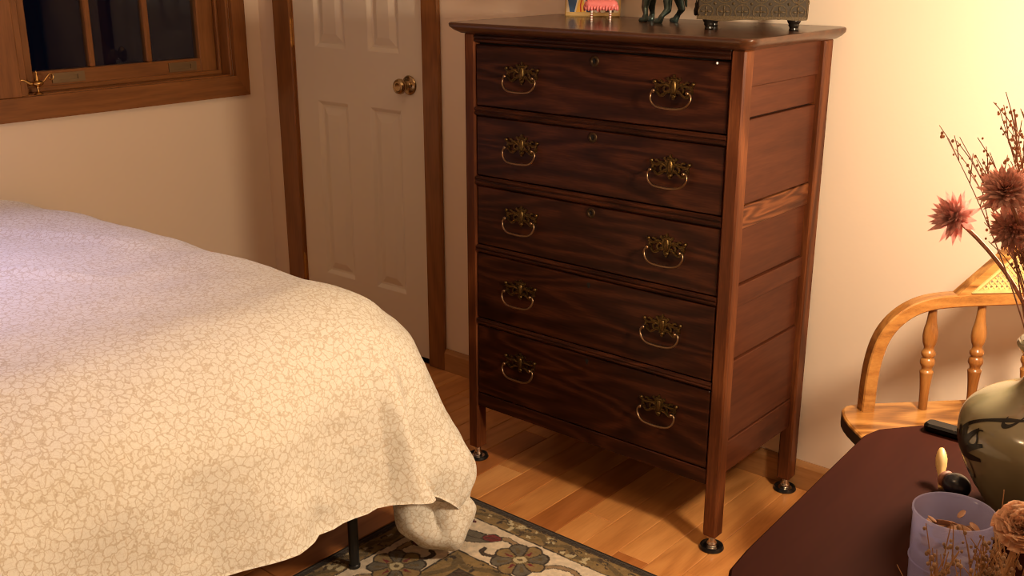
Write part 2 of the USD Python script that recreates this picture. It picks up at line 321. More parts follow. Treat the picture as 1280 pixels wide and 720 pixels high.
obj('sill_stop', yb(XL-.066, XL-.046, 1.532, WY1-.012, WZ0+.003, WZ0+.018), M['trimx'], win)
sx0, sx1 = XL-.105, XL-.066
def sash(y0, y1, muntins, gl0, gl1):
    s = thing('sash', parent=win)
    obj('stile', yb(sx0, sx1, y0, gl0, WZ0+.006, WZ1), M['trim'], s); obj('stile', yb(sx0, sx1, gl1, y1, WZ0+.006, WZ1), M['trim'], s)
    obj('bottom_rail', yb(sx0, sx1, gl0, gl1, WZ0+.006, .980), M['trimx'], s)
    obj('top_rail', yb(sx0, sx1, gl0, gl1, 2.0, WZ1), M['trimx'], s)
    for q in muntins: obj('muntin', yb(sx0+.004, sx1-.004, q-.010, q+.010, .98, 2.0, .004), M['trim'], s)
    obj('muntin', yb(sx0+.004, sx1-.004, gl0, gl1, 1.49, 1.51, .004), M['trimx'], s)
    ed = [gl0]+list(muntins)+[gl1]
    obj('pane', bx(XL-.088, XL-.085, gl0-.003, gl1+.003, .975, 2.005, 0), M['glass'], s)
    return s
sash(1.533, WY1-.013, (1.788, 1.993), 1.586, 2.185)
sash(LY0, 1.41, (.92, 1.14), LY0+.05, 1.36)
for yc in (1.697, 2.110):
    fr = sbox(-.053, -.014, .053, .014).difference(sbox(-.032, -.008, .032, .008)).buffer(.001)
    m = extr(fr, .006); v = m.vertices.copy(); m.vertices = np.stack([sx1-.001+v[:, 2], yc+v[:, 0], .957+v[:, 1]], -1)
    obj('sash_lift', cat(m, yb(sx1-.001, sx1+.001, yc-.034, yc+.034, .948, .966, 0)), M['lift'] if 'lift' in M else plain('sash_lift_metal', (.24, .155, .08), .45, .7), win)
    M['lift'] = '/World/Looks/sash_lift_metal'

# little brass oil lamp on the sill
ol = thing('oil_lamp', 'small brass genie oil lamp standing on the window sill', 'oil lamp', (XL+.002, 1.562, WZ0+.0035), math.pi/2)
obj('base', lathe([(0, 0), (.014, 0), (.0145, .002), (.010, .005), (.0045, .008), (.0038, .016), (.006, .021), (.004, .024), (0, .024)], 24), M['brass'], ol, True)
obj('bowl', lathe([(0, .022), (.006, .023), (.015, .027), (.019, .032), (.017, .037), (.010, .040), (0, .041)], 28), M['brass'], ol, True)
obj('lid', lathe([(0, .039), (.009, .040), (.006, .044), (.0045, .052), (.0022, .062), (.0026, .066), (0, .074)], 20), M['brass'], ol, True)
obj('spout', tube(spline([(-.010, 0, .032), (-.024, 0, .034), (-.036, 0, .042), (-.046, 0, .0455), (-.051, 0, .044)], 16), np.linspace(.0065, .0026, 16)), M['brass'], ol, True)
obj('handle', tube(spline([(.012, 0, .034), (.026, 0, .042), (.036, 0, .053), (.046, 0, .058), (.053, 0, .050), (.049, 0, .041), (.040, 0, .043), (.038, 0, .048)], 30), .0022), M['brass'], ol, True)
# ------------------------------------------------------------------ chest of drawers
CX1, CY0, CW, CDp, CH = -1.0394, 1.9625, .767, .4146, 1.145
CX0, CY1 = CX1-CW, CY0+CDp
CL = ((CX0+CX1)/2, (CY0+CY1)/2, 0)
chest = thing('chest_of_drawers', 'tall dark red-brown oak chest of five drawers against the wall', 'chest of drawers', CL)
def cob(name, m, mt, par=None, smooth=False, **k): return obj(name, T(m, -CL[0], -CL[1], 0), mt, par if par is not None else chest, smooth, **k)
PO = .034
for (x0, x1, y0, y1) in ((CX0, CX0+PO, CY0, CY0+.037), (CX1-PO, CX1, CY0, CY0+.037), (CX0, CX0+PO, CY1-.042, CY1), (CX1-PO, CX1, CY1-.042, CY1)):
    p = cob('corner_post', bx(x0, x1, y0, y1, .036, CH, .004), M['cz'])
    xm, ym = (x0+x1)/2, (y0+y1)/2
    cob('caster', T(lathe([(0, .007), (.011, .007), (.0125, .012), (.011, .017), (.008, .02), (.0075, .037), (0, .037)], 20), xm, ym), M['silver'], p, True)
# top board
def board(ins, z, r=.03):
    P = sbox(CX0-.032+ins, CY0-.037+ins, CX1+.032-ins, 2.390-ins*.2).buffer(-r).buffer(r, 10)
    return [(x, y, z) for x, y in list(P.exterior.coords)[:-1]]
cob('top_board', hull(board(.004, 1.1705)+board(.001, 1.169)+board(0, 1.166)+board(.001, 1.160)+board(.009, 1.152)+board(.020, 1.1452)), M['ctop'], smooth=25)
ix0, ix1 = CX0+PO, CX1-PO
# carcass inside, back, bottom; its near-black puts shade into the gaps
cob('carcass', cat(bx(ix0-.004, ix1+.004, CY0+.022, CY1-.012, .205, CH, 0)), M['cdark'])
cob('back_panel', bx(ix0, ix1, CY1-.012, CY1-.004, .17, CH, 0), M['cdark'])
# rails across the front with bead mouldings
def rail(z0, z1, beads, y=CY0+.002):
    ms = [bx(ix0, ix1, y, CY0+.03, z0, z1, .0015)]
    for b in beads: ms.append(rot(T(trimesh.creation.cylinder(.0042, ix1-ix0-.001, sections=12), 0, 0, 0), math.pi/2, (0, 1, 0)).apply_translation(((ix0+ix1)/2, y+.001, b)))
    return cob('front_rail', cat(ms), M['cx'])
DR = [(.971, 1.1185), (.797, .945), (.618, .7695), (.4195, .594), (.206, .397)]
rail(1.1235, CH, [1.1375, 1.1285])
for i in range(4): rail(DR[i+1][1]+.002, DR[i][0]-.002, [DR[i+1][1]+.008, DR[i][0]-.008])
rail(.166, .2035, [])
# sides: rails with recessed thin panels
SR = [('side_rail', 1.066, CH, 0, 'cy'), ('side_panel', 1.001, 1.066, .006, 'cy'), ('side_panel', .816, .9975, .0015, 'cy'), ('side_rail', .763, .8125, 0, 'flake'), ('side_panel', .6365, .7635, .006, 'cy'), ('side_rail', .585, .633, 0, 'cy'),
      ('side_panel', .4595, .5855, .006, 'cy'), ('side_panel', .2645, .456, .0015, 'cy'), ('side_rail', .184, .261, 0, 'cy')]
for xo, sgn in ((CX1, -1), (CX0, 1)):
    for nm, z0, z1, rec, mt_ in SR:
        xa, xb = sorted((xo+sgn*(.0125+rec), xo+sgn*.030)); cob(nm, bx(xa, xb, CY0+.036, CY1-.041, z0, z1, .0015), M[mt_])
# drawers with pulls and keyholes
def disk2(x, z, r): return Point(x, z).buffer(r, 12)
def stroke(pts, w, n=24): return LineString(spline(pts, n)).buffer(w, 6)
def pull_plate():
    S = [Polygon([(-.0085, .012), (-.015, .030), (-.010, .0285), (-.006, .034), (-.003, .0315), (0, .038), (.003, .0315), (.006, .034), (.010, .0285), (.015, .030), (.0085, .012), (.0062, 0), (.008, -.006), (0, -.0125), (-.008, -.006), (-.0062, 0)]),
         disk2(-.0145, .030, .0032), disk2(.0145, .030, .0032), disk2(0, .0365, .003), disk2(0, -.011, .0035)]
    for s in (-1, 1):
        S += [stroke([(s*.006, .006), (s*.015, .018), (s*.024, .019), (s*.033, .014), (s*.043, .016), (s*.047, .022)], .0032),
              stroke([(s*.005, .002), (s*.014, .004), (s*.022, -.003), (s*.032, -.007), (s*.040, -.001), (s*.044, .010)], .0028),
              stroke([(s*.017, .016), (s*.024, .008), (s*.022, .002)], .0024), stroke([(s*.028, .016), (s*.031, .024), (s*.036, .024)], .002),
              disk2(s*.0475, .022, .004), disk2(s*.042, .004, .0055)]
    return unary_union(S).buffer(.0006).buffer(-.0006).simplify(.0003)
PLATE = pull_plate()
def handle_parts(x, z, y, dr):
    body = xz_to(extr(PLATE, .0032), y)
    dome = [sphere(.007, (x, y-.0032, z+.012), 2, (1, 1, 1))]
    extra = [T(sphere(1, (0, 0, 0), 2, (.0072, .006, .016)), 0, y-.0028, .013), T(sphere(1, (0, 0, 0), 2, (.006, .004, .005)), 0, y-.003, -.007), T(sphere(1, (0, 0, 0), 1, (.012, .0035, .003)), 0, y-.0035, .0285)]
    for s in (-1, 1): extra += [T(sphere(.0046, (0, 0, 0), 1), s*.0475, y-.003, .022), tube([(s*.010, y-.003, .013), (s*.018, y-.0045, .0175), (s*.03, y-.0045, .0155), (s*.043, y-.004, .017)], [.002, .0024, .0022, .0015], 6), tube([(s*.008, y-.003, .001), (s*.018, y-.0045, .001), (s*.03, y-.0045, -.006), (s*.040, y-.004, 0)], [.002, .0024, .0022, .0015], 6)]
    cob('pull_plate', T(cat([body]+extra), x, 0, z), M['brass_old'], dr, 30)
    for s in (-1, 1): cob('pull_post', T(cat(rot(trimesh.creation.cylinder(.0034, .017, sections=12), math.pi/2, (1, 0, 0)).apply_translation((0, y-.0085, 0)), sphere(.0046, (0, y-.0165, 0), 2)), x+s*.042, 0, z+.004), M['bail'], dr, 40)
    P = [(-.042, y-.0125, .004), (-.0475, y-.0135, .001), (-.050, y-.015, -.007), (-.0475, y-.017, -.016), (-.039, y-.019, -.025), (-.026, y-.021, -.0295), (-.012, y-.0215, -.0305), (0, y-.0215, -.031)]
    P = P+[(-a, b, c) for a, b, c in P[-2::-1]]
    cob('pull_bail', T(tube(spline(P, 44), np.interp(np.linspace(0, 1, 44), [0, .1, .5, .9, 1], [.0026, .0025, .0031, .0025, .0026]), 8), x, 0, z), M['bail'], dr, True)
HZ = [1.046, .875, .699, .511, .314]; KZ = [1.100, .929, .752, .577, .383]
names = ['top', 'second', 'middle', 'fourth', 'bottom']
for i, (z0, z1) in enumerate(DR):
    yf = CY0+(.005 if i < 3 else .002)
    dr = cob('drawer', bx(ix0+.002, ix1-.0022, yf, CY0+.024, z0, z1, .0022), M['cx'])
    for hx in (-1.624, -1.206): handle_parts(hx, HZ[i], yf, dr)
    if i < 3:
        cob('escutcheon', T(rot(lathe([(.0055, 0), (.0065, .0022), (.0085, .0026), (.0115, .0016), (.012, 0)], 24), math.pi/2, (1, 0, 0)), -1.4155, yf, KZ[i]), M['key'], dr, True)
    k = unary_union([disk2(0, .0015, .0048), sbox(-.0022, -.007, .0022, .001)])
    cob('keyhole', T(xz_to(extr(k, .0006), yf), -1.4155, 0, KZ[i]), M['hole'], dr)
cob('nail_head', T(sphere(.0026, (0, 0, 0), 2), -1.105, CY0+.002, 1.1155), plain('white_nail', (.8, .78, .74), .3), None, True, label='small white pin above the top drawer')
# caster cups on the floor
cup = None
for i, (x, y, lab) in enumerate(((CX1-.017, CY0+.0185, 'black caster cup under the front right leg of the dark chest'), (CX1-.017, CY1-.021, 'black caster cup under the rear right chest leg by the baseboard'),
                  (CX0+.017, CY0+.0185, 'black caster cup under the front left chest leg beside the comforter'), (CX0+.017, CY1-.021, 'black caster cup under the rear left leg of the chest'))):
    if cup is None:
        cup = thing('caster_cup', lab, 'caster cup', (x, y, 0), group='caster cups under the chest legs')
        obj('cup', lathe([(0, .0), (.027, .0), (.029, .003), (.0265, .010), (.024, .0105), (.021, .0055), (0, .0055)], 36), M['black'], cup, 40)
        obj('liner', lathe([(0, .0055), (.017, .0055), (.018, .0066), (0, .0068)], 28), M['silver'], cup, 40, label='shiny metal disc in the cup')
    else: dup(cup, (x, y, 0), 0, lab)

# ------------------------------------------------------------------ things on the chest
ZT = 1.1705
# ornate box
bxm = thing('ornate_box', 'ornate bronze-brown box with embossed ring pattern on black turned feet', 'box', (-1.132, 2.150, ZT), math.radians(24.8))
BW, BD, BH, BZ = .232, .15, .13, .0235
M['emb'] = plain('embossed_bronze', (.075, .047, .019), .5, .35, bump=.5, bscale=350, var=.35)
M['embd'] = plain('embossed_bronze_ground', (.032, .020, .009), .6, .2, bump=.4, bscale=300, var=.3)
b0 = bx(-BW/2, BW/2, -.016, -.016+BD, BZ, BZ+BH, .004)
obj('body', b0, M['embd'], bxm)
rel = []
for face in range(2):
    wd = BW if face == 0 else BD
    nx = int(round(wd/.0385)); px_ = wd/nx
    ms = []
    for a in range(nx):
        for c in range(4):
            cx_, cz_ = -wd/2+px_*(a+.5), BZ+.0155+.033*c
            an = np.linspace(0, 2*np.pi, 28, endpoint=False)
            ms.append(tube(np.stack([cx_+.0155*np.cos(an), 0*an, cz_+.0145*np.sin(an)], 1), .0016, 5, True))
            for q in range(4):
                t = q*np.pi/2; ms.append(T(sphere(1, (0, 0, 0), 1, (.0048, .0018, .0022) if q % 2 == 0 else (.0022, .0018, .0048)), cx_+.0068*np.cos(t), 0, cz_+.0068*np.sin(t)))
            ms.append(T(sphere(.0022, (0, 0, 0), 1), cx_, 0, cz_))
            ms.append(T(sphere(.003, (0, 0, 0), 1), cx_+px_/2 if a < nx-1 else cx_, 0, cz_+.0165 if c < 3 else cz_))
    m = cat(ms)
    if face == 0: m = T(m, 0, -.0162, 0)
    else: m = T(rot(m, math.pi/2, (0, 0, 1)), BW/2+.0002, -.016+BD/2, 0)
    rel.append(m)
obj('embossing', rel[0], M['emb'], bxm); obj('embossing', rel[1], M['emb'], bxm)
# sagging lower lip of the cover
xs = np.linspace(-BW/2, BW/2, 40); sag = .0035*np.exp(-((xs+.06)/.05)**2)+.0008*np.sin(xs*80)
pl = Polygon([(x, BZ+.006) for x in xs]+[(x, BZ-.0005-s) for x, s in zip(xs[::-1], sag[::-1])])
obj('cover_lip', xz_to(extr(pl, .003), -.0145), M['emb'], bxm)
obj('lid', bx(-BW/2-.004, BW/2+.004, -.020, -.012+BD, BZ+BH, BZ+BH+.02, .005), M['emb'], bxm)
M['blackwood'] = plain('black_turned_wood', (.008, .006, .005), .25)
foot = [(0, 0), (.009, 0), (.0098, .003), (.0085, .005), (.0095, .008), (.0118, .011), (.0105, .0135), (.0125, .016), (.0145, .020), (.015, .024), (0, .024)]
for x in (-.090, .090):
    for y in (0, BD-.033): obj('foot', T(lathe(foot, 20), x, y, 0), M['blackwood'], bxm, True)
obj('tassel', T(lathe([(0, 0), (.004, .002), (.0055, .012), (.003, .02), (.0035, .026), (.0015, .03), (0, .045)], 12), -BW/2-.0045, .01, BZ+.004), M['blackwood'], bxm, True)
# horse figurine
hm = plain('teal_pewter', (.085, .125, .12), .16, .75, var=.5, bscale=60)
def bones(segs, edge=.004, it=6):
    W = manifold3d.Manifold
    parts = []
    for (a, ra), (b, rb) in segs:
        s1 = W.sphere(ra, 16).translate(tuple(map(float, a))); s2 = W.sphere(rb, 16).translate(tuple(map(float, b)))
        parts.append(W.batch_hull([s1, s2]))
    m = W.batch_boolean(parts, manifold3d.OpType.Add).refine_to_length(edge)
    me = m.to_mesh(); t = trimesh.Trimesh(me.vert_properties[:, :3], me.tri_verts, process=True)
    trimesh.smoothing.filter_taubin(t, iterations=it); return t
HL = (-1.430, 2.245, ZT)
horse = thing('horse_figurine', 'glossy teal pewter horse figurine walking on the chest top', 'figurine', HL)
def h(x, y, z): return np.array([x-HL[0], y-HL[1], z])
sA, sA2, sB, sC = h(-1.458, 2.236, 0), h(-1.470, 2.285, 0), h(-1.400, 2.212, 0), h(-1.395, 2.275, 0)
chestp, rump = np.array([-.032, .012, .082]), np.array([.036, .0, .080])
def leg(f, top, bend):
    f = np.array(f); top = np.array(top); k = f*.5+top*.5+np.array([bend, 0, -.004]); fet = f+np.array([.002*np.sign(bend), 0, .018])
    return [((top), .0135), (k, .0085)], [(k, .0085), (fet, .0055)], [(fet, .0062), (f+[-.004, -.002, .0050], .0082)], [(f+[-.004, -.002, .0050], .0082), (f+[-.011, -.005, .0045], .0064)]
segs = []
for f, t, b in ((sA, chestp+[.0, -.008, -.006], -.007), (sA2, chestp+[.0, .010, -.006], -.003), (sB, rump+[-.006, -.010, -.01], .010), (sC, rump+[.006, .010, -.008], .014)): segs += list(leg(f, t, b))
segs += [((chestp, .021), (rump, .020)), ((chestp+[-.012, -.004, .012], .017), (np.array([-.052, .010, .125]), .010)), ((np.array([-.052, .010, .125]), .0105), (np.array([-.078, .004, .112]), .0055)),
         ((np.array([-.050, .006, .132]), .003), (np.array([-.050, .004, .143]), .0015)), ((np.array([-.048, .014, .132]), .003), (np.array([-.048, .016, .143]), .0015)), ((rump+[.016, 0, .004], .006), (rump+[.034, .004, -.012], .006)), ((rump+[.034, .004, -.012], .006), (rump+[.038, .004, -.040], .0025))]
obj('body', bones(segs, .0035, 4), hm, horse, True)
obj('mane', cat([T(sphere(1, (0, 0, 0), 1, (.005, .004, .008)), -.046+.005*i, .010, .134-.008*i) for i in range(5)]), hm, horse, True)
# picture plaque
pa = math.radians(27)
plq = thing('picture_plaque', 'small cream-edged picture plaque with blue and yellow gowns, behind pink stool', 'plaque', (-1.745, 2.287, ZT), pa)
M['pl0'] = plain('plaque_wood_edge', (.62, .42, .17), .5); M['plw'] = plain('plaque_paper', (.70, .58, .42), .5)
lean = lambda m: rot(m, -math.radians(6), (1, 0, 0))
PWd, PHt = .146, .115
obj('board', lean(bx(0, PWd, 0, .008, 0, PHt, .003)), M['pl0'], plq)
obj('sheet', lean(bx(.005, PWd-.005, -.0006, 0, .012, PHt-.006, 0)), M['plw'], plq)
def flat(poly, d): return lean(xz_to(extr(poly, .0004), d))
def gown(x, w0, w1, top): return Polygon([(x-w0, .012), (x+w0, .012), (x+w1, top*.55), (x+w1*.8, top), (x-w1*.8, top), (x-w1, top*.55)])
for x, w0, w1, c, nm in ((.020, .006, .013, (.035, .10, .25), 'blue'), (.043, .013, .005, (.72, .40, .06), 'yellow'), (.066, .008, .012, (.05, .045, .09), 'indigo'), (.090, .013, .010, (.40, .06, .05), 'red'), (.118, .011, .009, (.10, .05, .04), 'brown')):
    obj('painted_gown', flat(gown(x, w0, w1, .085), -.0006), plain('plaque_ink_'+nm, c, .5), plq, label=nm+' painted gown')
obj('painted_sash', flat(LineString([(.043, .014), (.0415, .03), (.045, .045), (.0435, .07)]).buffer(.0016), -.001), plain('plaque_ink_scarlet', (.5, .03, .02), .5), plq)
for x in (.084, .100): obj('painted_shoe', flat(affinity.scale(Point(x, .0145).buffer(.006), 1, .6), -.001), plain('plaque_white', (.75, .68, .58), .5) if x < .09 else '/World/Looks/plaque_white', plq)
# pink stool
st = thing('miniature_stool', 'tiny pink cushioned stool with candy striped legs in front of plaque', 'stool', (-1.549, 2.175, ZT), math.radians(36))
M['pink'] = plain('pink_enamel', (.72, .19, .19), .35, bump=.2, bscale=150); M['white'] = plain('white_enamel', (.8, .72, .66), .3); M['red'] = plain('red_enamel', (.35, .04, .04), .3)
pr = sbox(-.027, -.014, .027, .014).buffer(.012, 8)
obj('cushion', hull([(x, y, z) for o, z in ((0, .034), (.002, .040), (.0, .046), (-.006, .051), (-.014, .053)) for x, y in list(pr.buffer(o).exterior.coords)]), M['pink'], st, 60)
fr = []
bd = pr.buffer(.0005).exterior; n = 34
for i in range(n):
    q = bd.interpolate(i/n, normalized=True); fr.append(T(sphere(1, (0, 0, 0), 1, (.0034, .0034, .0045+.0016*(i % 3))), q.x, q.y, .0335-.0012*(i % 2)))
obj('fringe', cat(fr), M['pink'], st, True)
obj('seat_board', extr(pr.buffer(-.003), .006, .028), M['red'], st)
for sx in (-1, 1):
    for sy in (-1, 1):
        lg = obj('leg', T(lathe([(0, 0), (.0028, 0), (.0030, .004), (.0026, .010), (.0030, .018), (.0034, .030), (0, .030)], 14), sx*.0225, sy*.0105, 0), M['white'], st, True)
        obj('leg_stripe', T(cat([T(trimesh.creation.torus(.0026, .0010, 12, 6), 0, 0, z) for z in (.003, .009, .015, .021)]), sx*.0225, sy*.0105, 0), M['red'], lg, True)

# ------------------------------------------------------------------ rug
RX0, RY1, RT = -1.700, 1.785, .012
rug = thing('area_rug', 'floral area rug with cream border and dark brown edge under the bed', 'rug', (RX0, RY1, 0))
C = dict(edge=(.026, .016, .010), gold=(.24, .155, .058), olive=(.12, .08, .032), cream=(.70, .58, .44), dark=(.030, .019, .013), green=(.105, .092, .055), grey=(.125, .105, .078), red=(.16, .012, .014), tan=(.30, .20, .11), plum=(.085, .02, .04), pale=(.52, .44, .27), brown=(.055, .030, .018))
xs = np.concatenate([np.arange(0, .76, .0026), np.arange(.76, 1.20, .08)]); ys = np.concatenate([np.arange(0, .76, .0026), np.arange(.76, 2.5, .08)])
A, B = np.meshgrid(xs, ys); A0, B0 = A, B
nz = lambda s, sd: meshkit.fbm(np.stack([A0*s, B0*s, 0*A0], -1), 3, sd)-.5
A = A0+.006*nz(45, 1); B = B0+.006*nz(45, 2)
m_ = np.minimum(A, B); al = np.where(A < B, B, A)              # distance to edge, and along it
col = np.zeros(A.shape+(3,)); col[:] = C['dark']
def put(mask, c): col[mask] = C[c]
def band(a, b): return (m_ >= a) & (m_ < b)
put(band(.020, .070), 'gold'); put(band(.074, .205), 'cream'); put(band(.070, .074), 'dark')
g = np.sin(al*58+1.4*np.sin(al*17)); put(band(.026, .066) & (np.abs(m_-.045-.011*g) < .0075), 'olive'); put(band(.024, .068) & (nz(60, 5) > .2), 'brown'); put(band(.024, .068) & (nz(50, 6) < -.2), 'pale')
put(band(.0205, .0235), 'brown')
sp = np.mod(al-.02, .074)-.037; put(band(.022, .068) & (((sp/.010)**2+((m_-.034)/.0055)**2) < 1), 'dark'); put(band(.022, .068) & (((sp/.006)**2+((m_-.036)/.003)**2) < 1), 'gold')
put(band(.205, .210), 'dark'); put(band(.210, .262), 'gold'); g2 = np.sin(al*52); put(band(.214, .258) & (np.abs(m_-.236-.012*g2) < .009), 'olive')
put(band(.212, .260) & (nz(55, 8) > .17), 'dark'); put(band(.262, .267), 'dark'); put((m_ >= .267), 'brown')
# central field: dark with lighter curls
put((m_ > .285) & (np.abs(nz(22, 9)) < .028), 'gold'); put((m_ > .275) & (nz(30, 10) > .17), 'cream')
def blob(u, v, r, c, out='dark', w=.004):
    d = np.hypot(A-u, B-v); put(d < r+w, out); put(d < r, c)
def rosette(u, v, r):
    d = np.hypot(A-u, B-v); t = np.arctan2(B-v, A-u); pet = r*(.84+.16*np.abs(np.cos(t*4)))
    put(d < pet+.005, 'dark'); k = np.floor((t+np.pi+np.pi/8)/(np.pi/4)).astype(int) % 2
    put((d < pet) & (k == 0), 'gold'); put((d < pet) & (k == 1), 'grey')
    put((d < pet) & (np.abs(np.mod(t+np.pi/8, np.pi/4)) < .06/np.maximum(d/r, .3)), 'dark')
    tc = np.abs(np.mod(t+np.pi/8, np.pi/4)-np.pi/8); put((d > r*.36) & (d < r*.72) & (tc < .20*(1-(d/r-.36)/.36)) & (k == 0), 'red')
    put((d > r*.42) & (d < r*.80) & (tc < .11) & (k == 1), 'olive'); put(d < r*.30, 'olive'); put(d < r*.23, 'pale'); put(d < r*.09, 'olive')
def seg_d(p):
    D = np.full(A.shape, 9.)
    P = spline(p, 24) if len(p) > 2 else np.array(p)
    for (a, b), (c, d) in zip(P[:-1], P[1:]):
        L = (c-a)**2+(d-b)**2+1e-12; t = np.clip(((A-a)*(c-a)+(B-b)*(d-b))/L, 0, 1); D = np.minimum(D, np.hypot(A-a-t*(c-a), B-b-t*(d-b)))
    return D
def stem(p, w=.004, c='tan'): D = seg_d(p); put(D < w+.003, 'dark'); put(D < w, c)
def leaf(p, w, c='grey'):
    P = spline(p, 30); D = np.full(A.shape, 9.); 
    for i, (a, b) in enumerate(P):
        t = i/29; ww = w*math.sin(math.pi*min(1, t*.9+.08))**.7*(1+.28*math.sin(i*1.9)); D = np.minimum(D, np.hypot(A-a, B-b)-ww)
    put(D < .0035, 'dark'); put(D < 0, c); put(seg_d(p) < .0016, 'dark')
def mir(f, p, *a, **k): f(p, *a, **k); f([(b, a_) for a_, b in p], *a, **k)
for ph in (0.0, .34):
    s = lambda p: [(u+ph, v) for u, v in p]
    mir(stem, s([(.405, .150), (.425, .118), (.46, .108), (.50, .125), (.512, .155)]), .0055, 'tan'); mir(stem, s([(.300, .150), (.285, .175), (.26, .180), (.252, .165)]), .003, 'brown')
    mir(leaf, s([(.125, .150), (.165, .148), (.205, .138), (.245, .112)]), .018, 'grey')
    mir(stem, s([(.245, .112), (.275, .100), (.31, .105), (.335, .098)]), .0065, 'tan'); mir(leaf, s([(.222, .124), (.238, .115), (.250, .110)]), .012, 'red')
    mir(leaf, s([(.50, .175), (.515, .165), (.522, .15)]), .012, 'brown')
    for q in ((.346+ph, .148), (.148, .346+ph)): rosette(q[0], q[1], .064)
for k_ in range(5):
    t = math.pi/4+(k_-2)*.42; leaf([(.088, .088), (.088+.028*math.cos(t), .088+.028*math.sin(t)), (.088+.058*math.cos(t), .088+.058*math.sin(t))], .0075, 'green')
for q in ((.135, .082), (.150, .088), (.082, .135), (.088, .150)): blob(q[0], q[1], .004, 'plum', 'red', .002)
# corner arch of the inner field
d = np.hypot(A-.33, B-.33); put((m_ > .267) & (d < .05), 'gold'); put((m_ > .267) & (d < .036), 'cream'); put((m_ > .267) & (d < .022), 'grey'); put((m_ > .267) & (np.abs(d-.056) < .005), 'dark')
zz = RT+.0012*nz(240, 12)*2; edge = np.minimum(np.minimum(A0, B0), .01); zz = np.where(edge < .006, RT-.003+edge*.4, zz)
V, Fc = grid_mesh(np.stack([A0, -B0, zz], -1))
Fc = Fc[:, ::-1] if np.cross(V[Fc[0, 1]]-V[Fc[0, 0]], V[Fc[0, 2]]-V[Fc[0, 0]])[2] < 0 else Fc
pile = obj('pile', (V, Fc), M['rug'], rug, True)
UsdGeom.PrimvarsAPI(pile).CreatePrimvar('dye', Sdf.ValueTypeNames.Color3fArray, 'vertex').Set(Vt.Vec3fArray.FromNumpy(col.reshape(-1, 3).astype(np.float32)))
rw, rh = xs[-1], ys[-1]
obj('backing', cat(bx(-.002, .004, -rh-.002, .002, 0, RT-.001, .001), bx(-.002, rw+.002, -.004, .002, 0, RT-.001, .001), bx(0, rw, -rh, 0, 0, RT-.008, 0), bx(rw-.004, rw+.002, -rh, 0, 0, RT-.001, .001), bx(0, rw, -rh-.002, -rh+.004, 0, RT-.001, .001)), M['rugedge'], rug)

# ------------------------------------------------------------------ bed and comforter
BX0, BX1, BY0, BY1 = -3.08, -1.575, -.45, 1.53
bed = thing('bed', 'bed on a dark metal frame with a round leg standing on the rug', 'bed', ((BX0+BX1)/2, (BY0+BY1)/2, 0))
def bob(n, m, mt, s=False): return obj(n, T(m, -(BX0+BX1)/2, -(BY0+BY1)/2, 0), mt, bed, s)
mp = sbox(BX0, BY0, BX1, BY1).buffer(-.12).buffer(.12, 8)
bob('mattress', hull([(x, y, z) for o, z in ((-.05, .30), (0, .34), (0, .52), (-.05, .575)) for x, y in list(mp.buffer(o).exterior.coords)]), M['mattress'], 40)
bob('frame_rail', bx(BX1-.062, BX1-.03, BY0+.03, BY1-.03, .262, .300, .003), M['bedmetal']); bob('frame_rail', bx(BX0+.03, BX0+.062, BY0+.03, BY1-.03, .262, .300, .003), M['bedmetal'])
for y in (BY0+.05, (BY0+BY1)/2, BY1-.154): bob('frame_crossbar', bx(BX0+.03, BX1-.03, y-.015, y+.015, .264, .298, .002), M['bedmetal'])
for x in (BX0+.046, BX1-.046):
    for y in (BY0+.05, BY1-.154): bob('leg', T(lathe([(0, RT+.0014 if x > -2 else 0), (.0135, RT+.0016 if x > -2 else .001), (.0135, .02), (.0115, .022), (.0115, .265), (0, .265)], 20), x, y, 0), M['bedmetal'], 40)
# comforter draped over mattress (radial drape at the corner)
XS, YS, RR, HT = -1.752, 1.345, .255, .658
S1, T1 = .55, .50                                # overhang past the arc start on the foot side / far side
ss = np.concatenate([np.linspace(-1.36, 0, 46)[:-1], np.linspace(0, S1, 74)]); ts = np.concatenate([np.linspace(-1.7, 0, 60)[:-1], np.linspace(0, T1, 74)])
S, Tt = np.meshgrid(ss, ts); es, et = np.maximum(S, 0), np.maximum(Tt, 0)
e = np.hypot(es, et); phi = np.arctan2(et, es+1e-9)
er = np.minimum(e, RR*math.radians(78)); ang = er/RR; rest = e-er
out = RR*np.sin(ang)+rest*math.cos(math.radians(84)); drop = RR*(1-np.cos(ang))+rest*math.sin(math.radians(84))
corner = np.clip(np.sin(2*phi), 0, 1); hang = np.clip((e-.18)/.45, 0, 1)
h2 = np.clip((e-.22)/.40, 0, 1)
fold = h2*((.082*np.exp(-((phi-.17)/.12)**2)+(.055+.042*np.exp(-((e-.56)/.09)**2))*np.exp(-((phi-.70)/.24)**2))-.020*np.exp(-((phi-.38)/.08)**2))+.10*np.clip((e-.22)/.35, 0, 1)*np.exp(-((phi-1.0)/.42)**2)*np.clip(1.7-e/.36, 0, 1)
out = out+fold
yy = YS+Tt
wav = hang*(1-corner)*(.016*np.sin(yy*13+.6)+.010*np.sin(yy*23+2.)); out = out+wav+hang*.022
drop = drop-hang*(1-corner)*.018*np.sin(yy*7.0+1.9)
X = XS+np.minimum(S, 0)+out*np.cos(phi); Y = YS+np.minimum(Tt, 0)+out*np.sin(phi); Z = HT-drop-.022*np.clip((-2.45-X)/.6, 0, 1)
P3 = np.stack([X, Y, Z], -1)
top = np.clip(1-e/.32, 0, 1)
puff = .030*(meshkit.fbm(P3*np.array([3.2, 3.2, 3.2]), 3, 3)-.5)+.016*(meshkit.fbm(P3*np.array([9, 5, 9]), 3, 5)-.5)
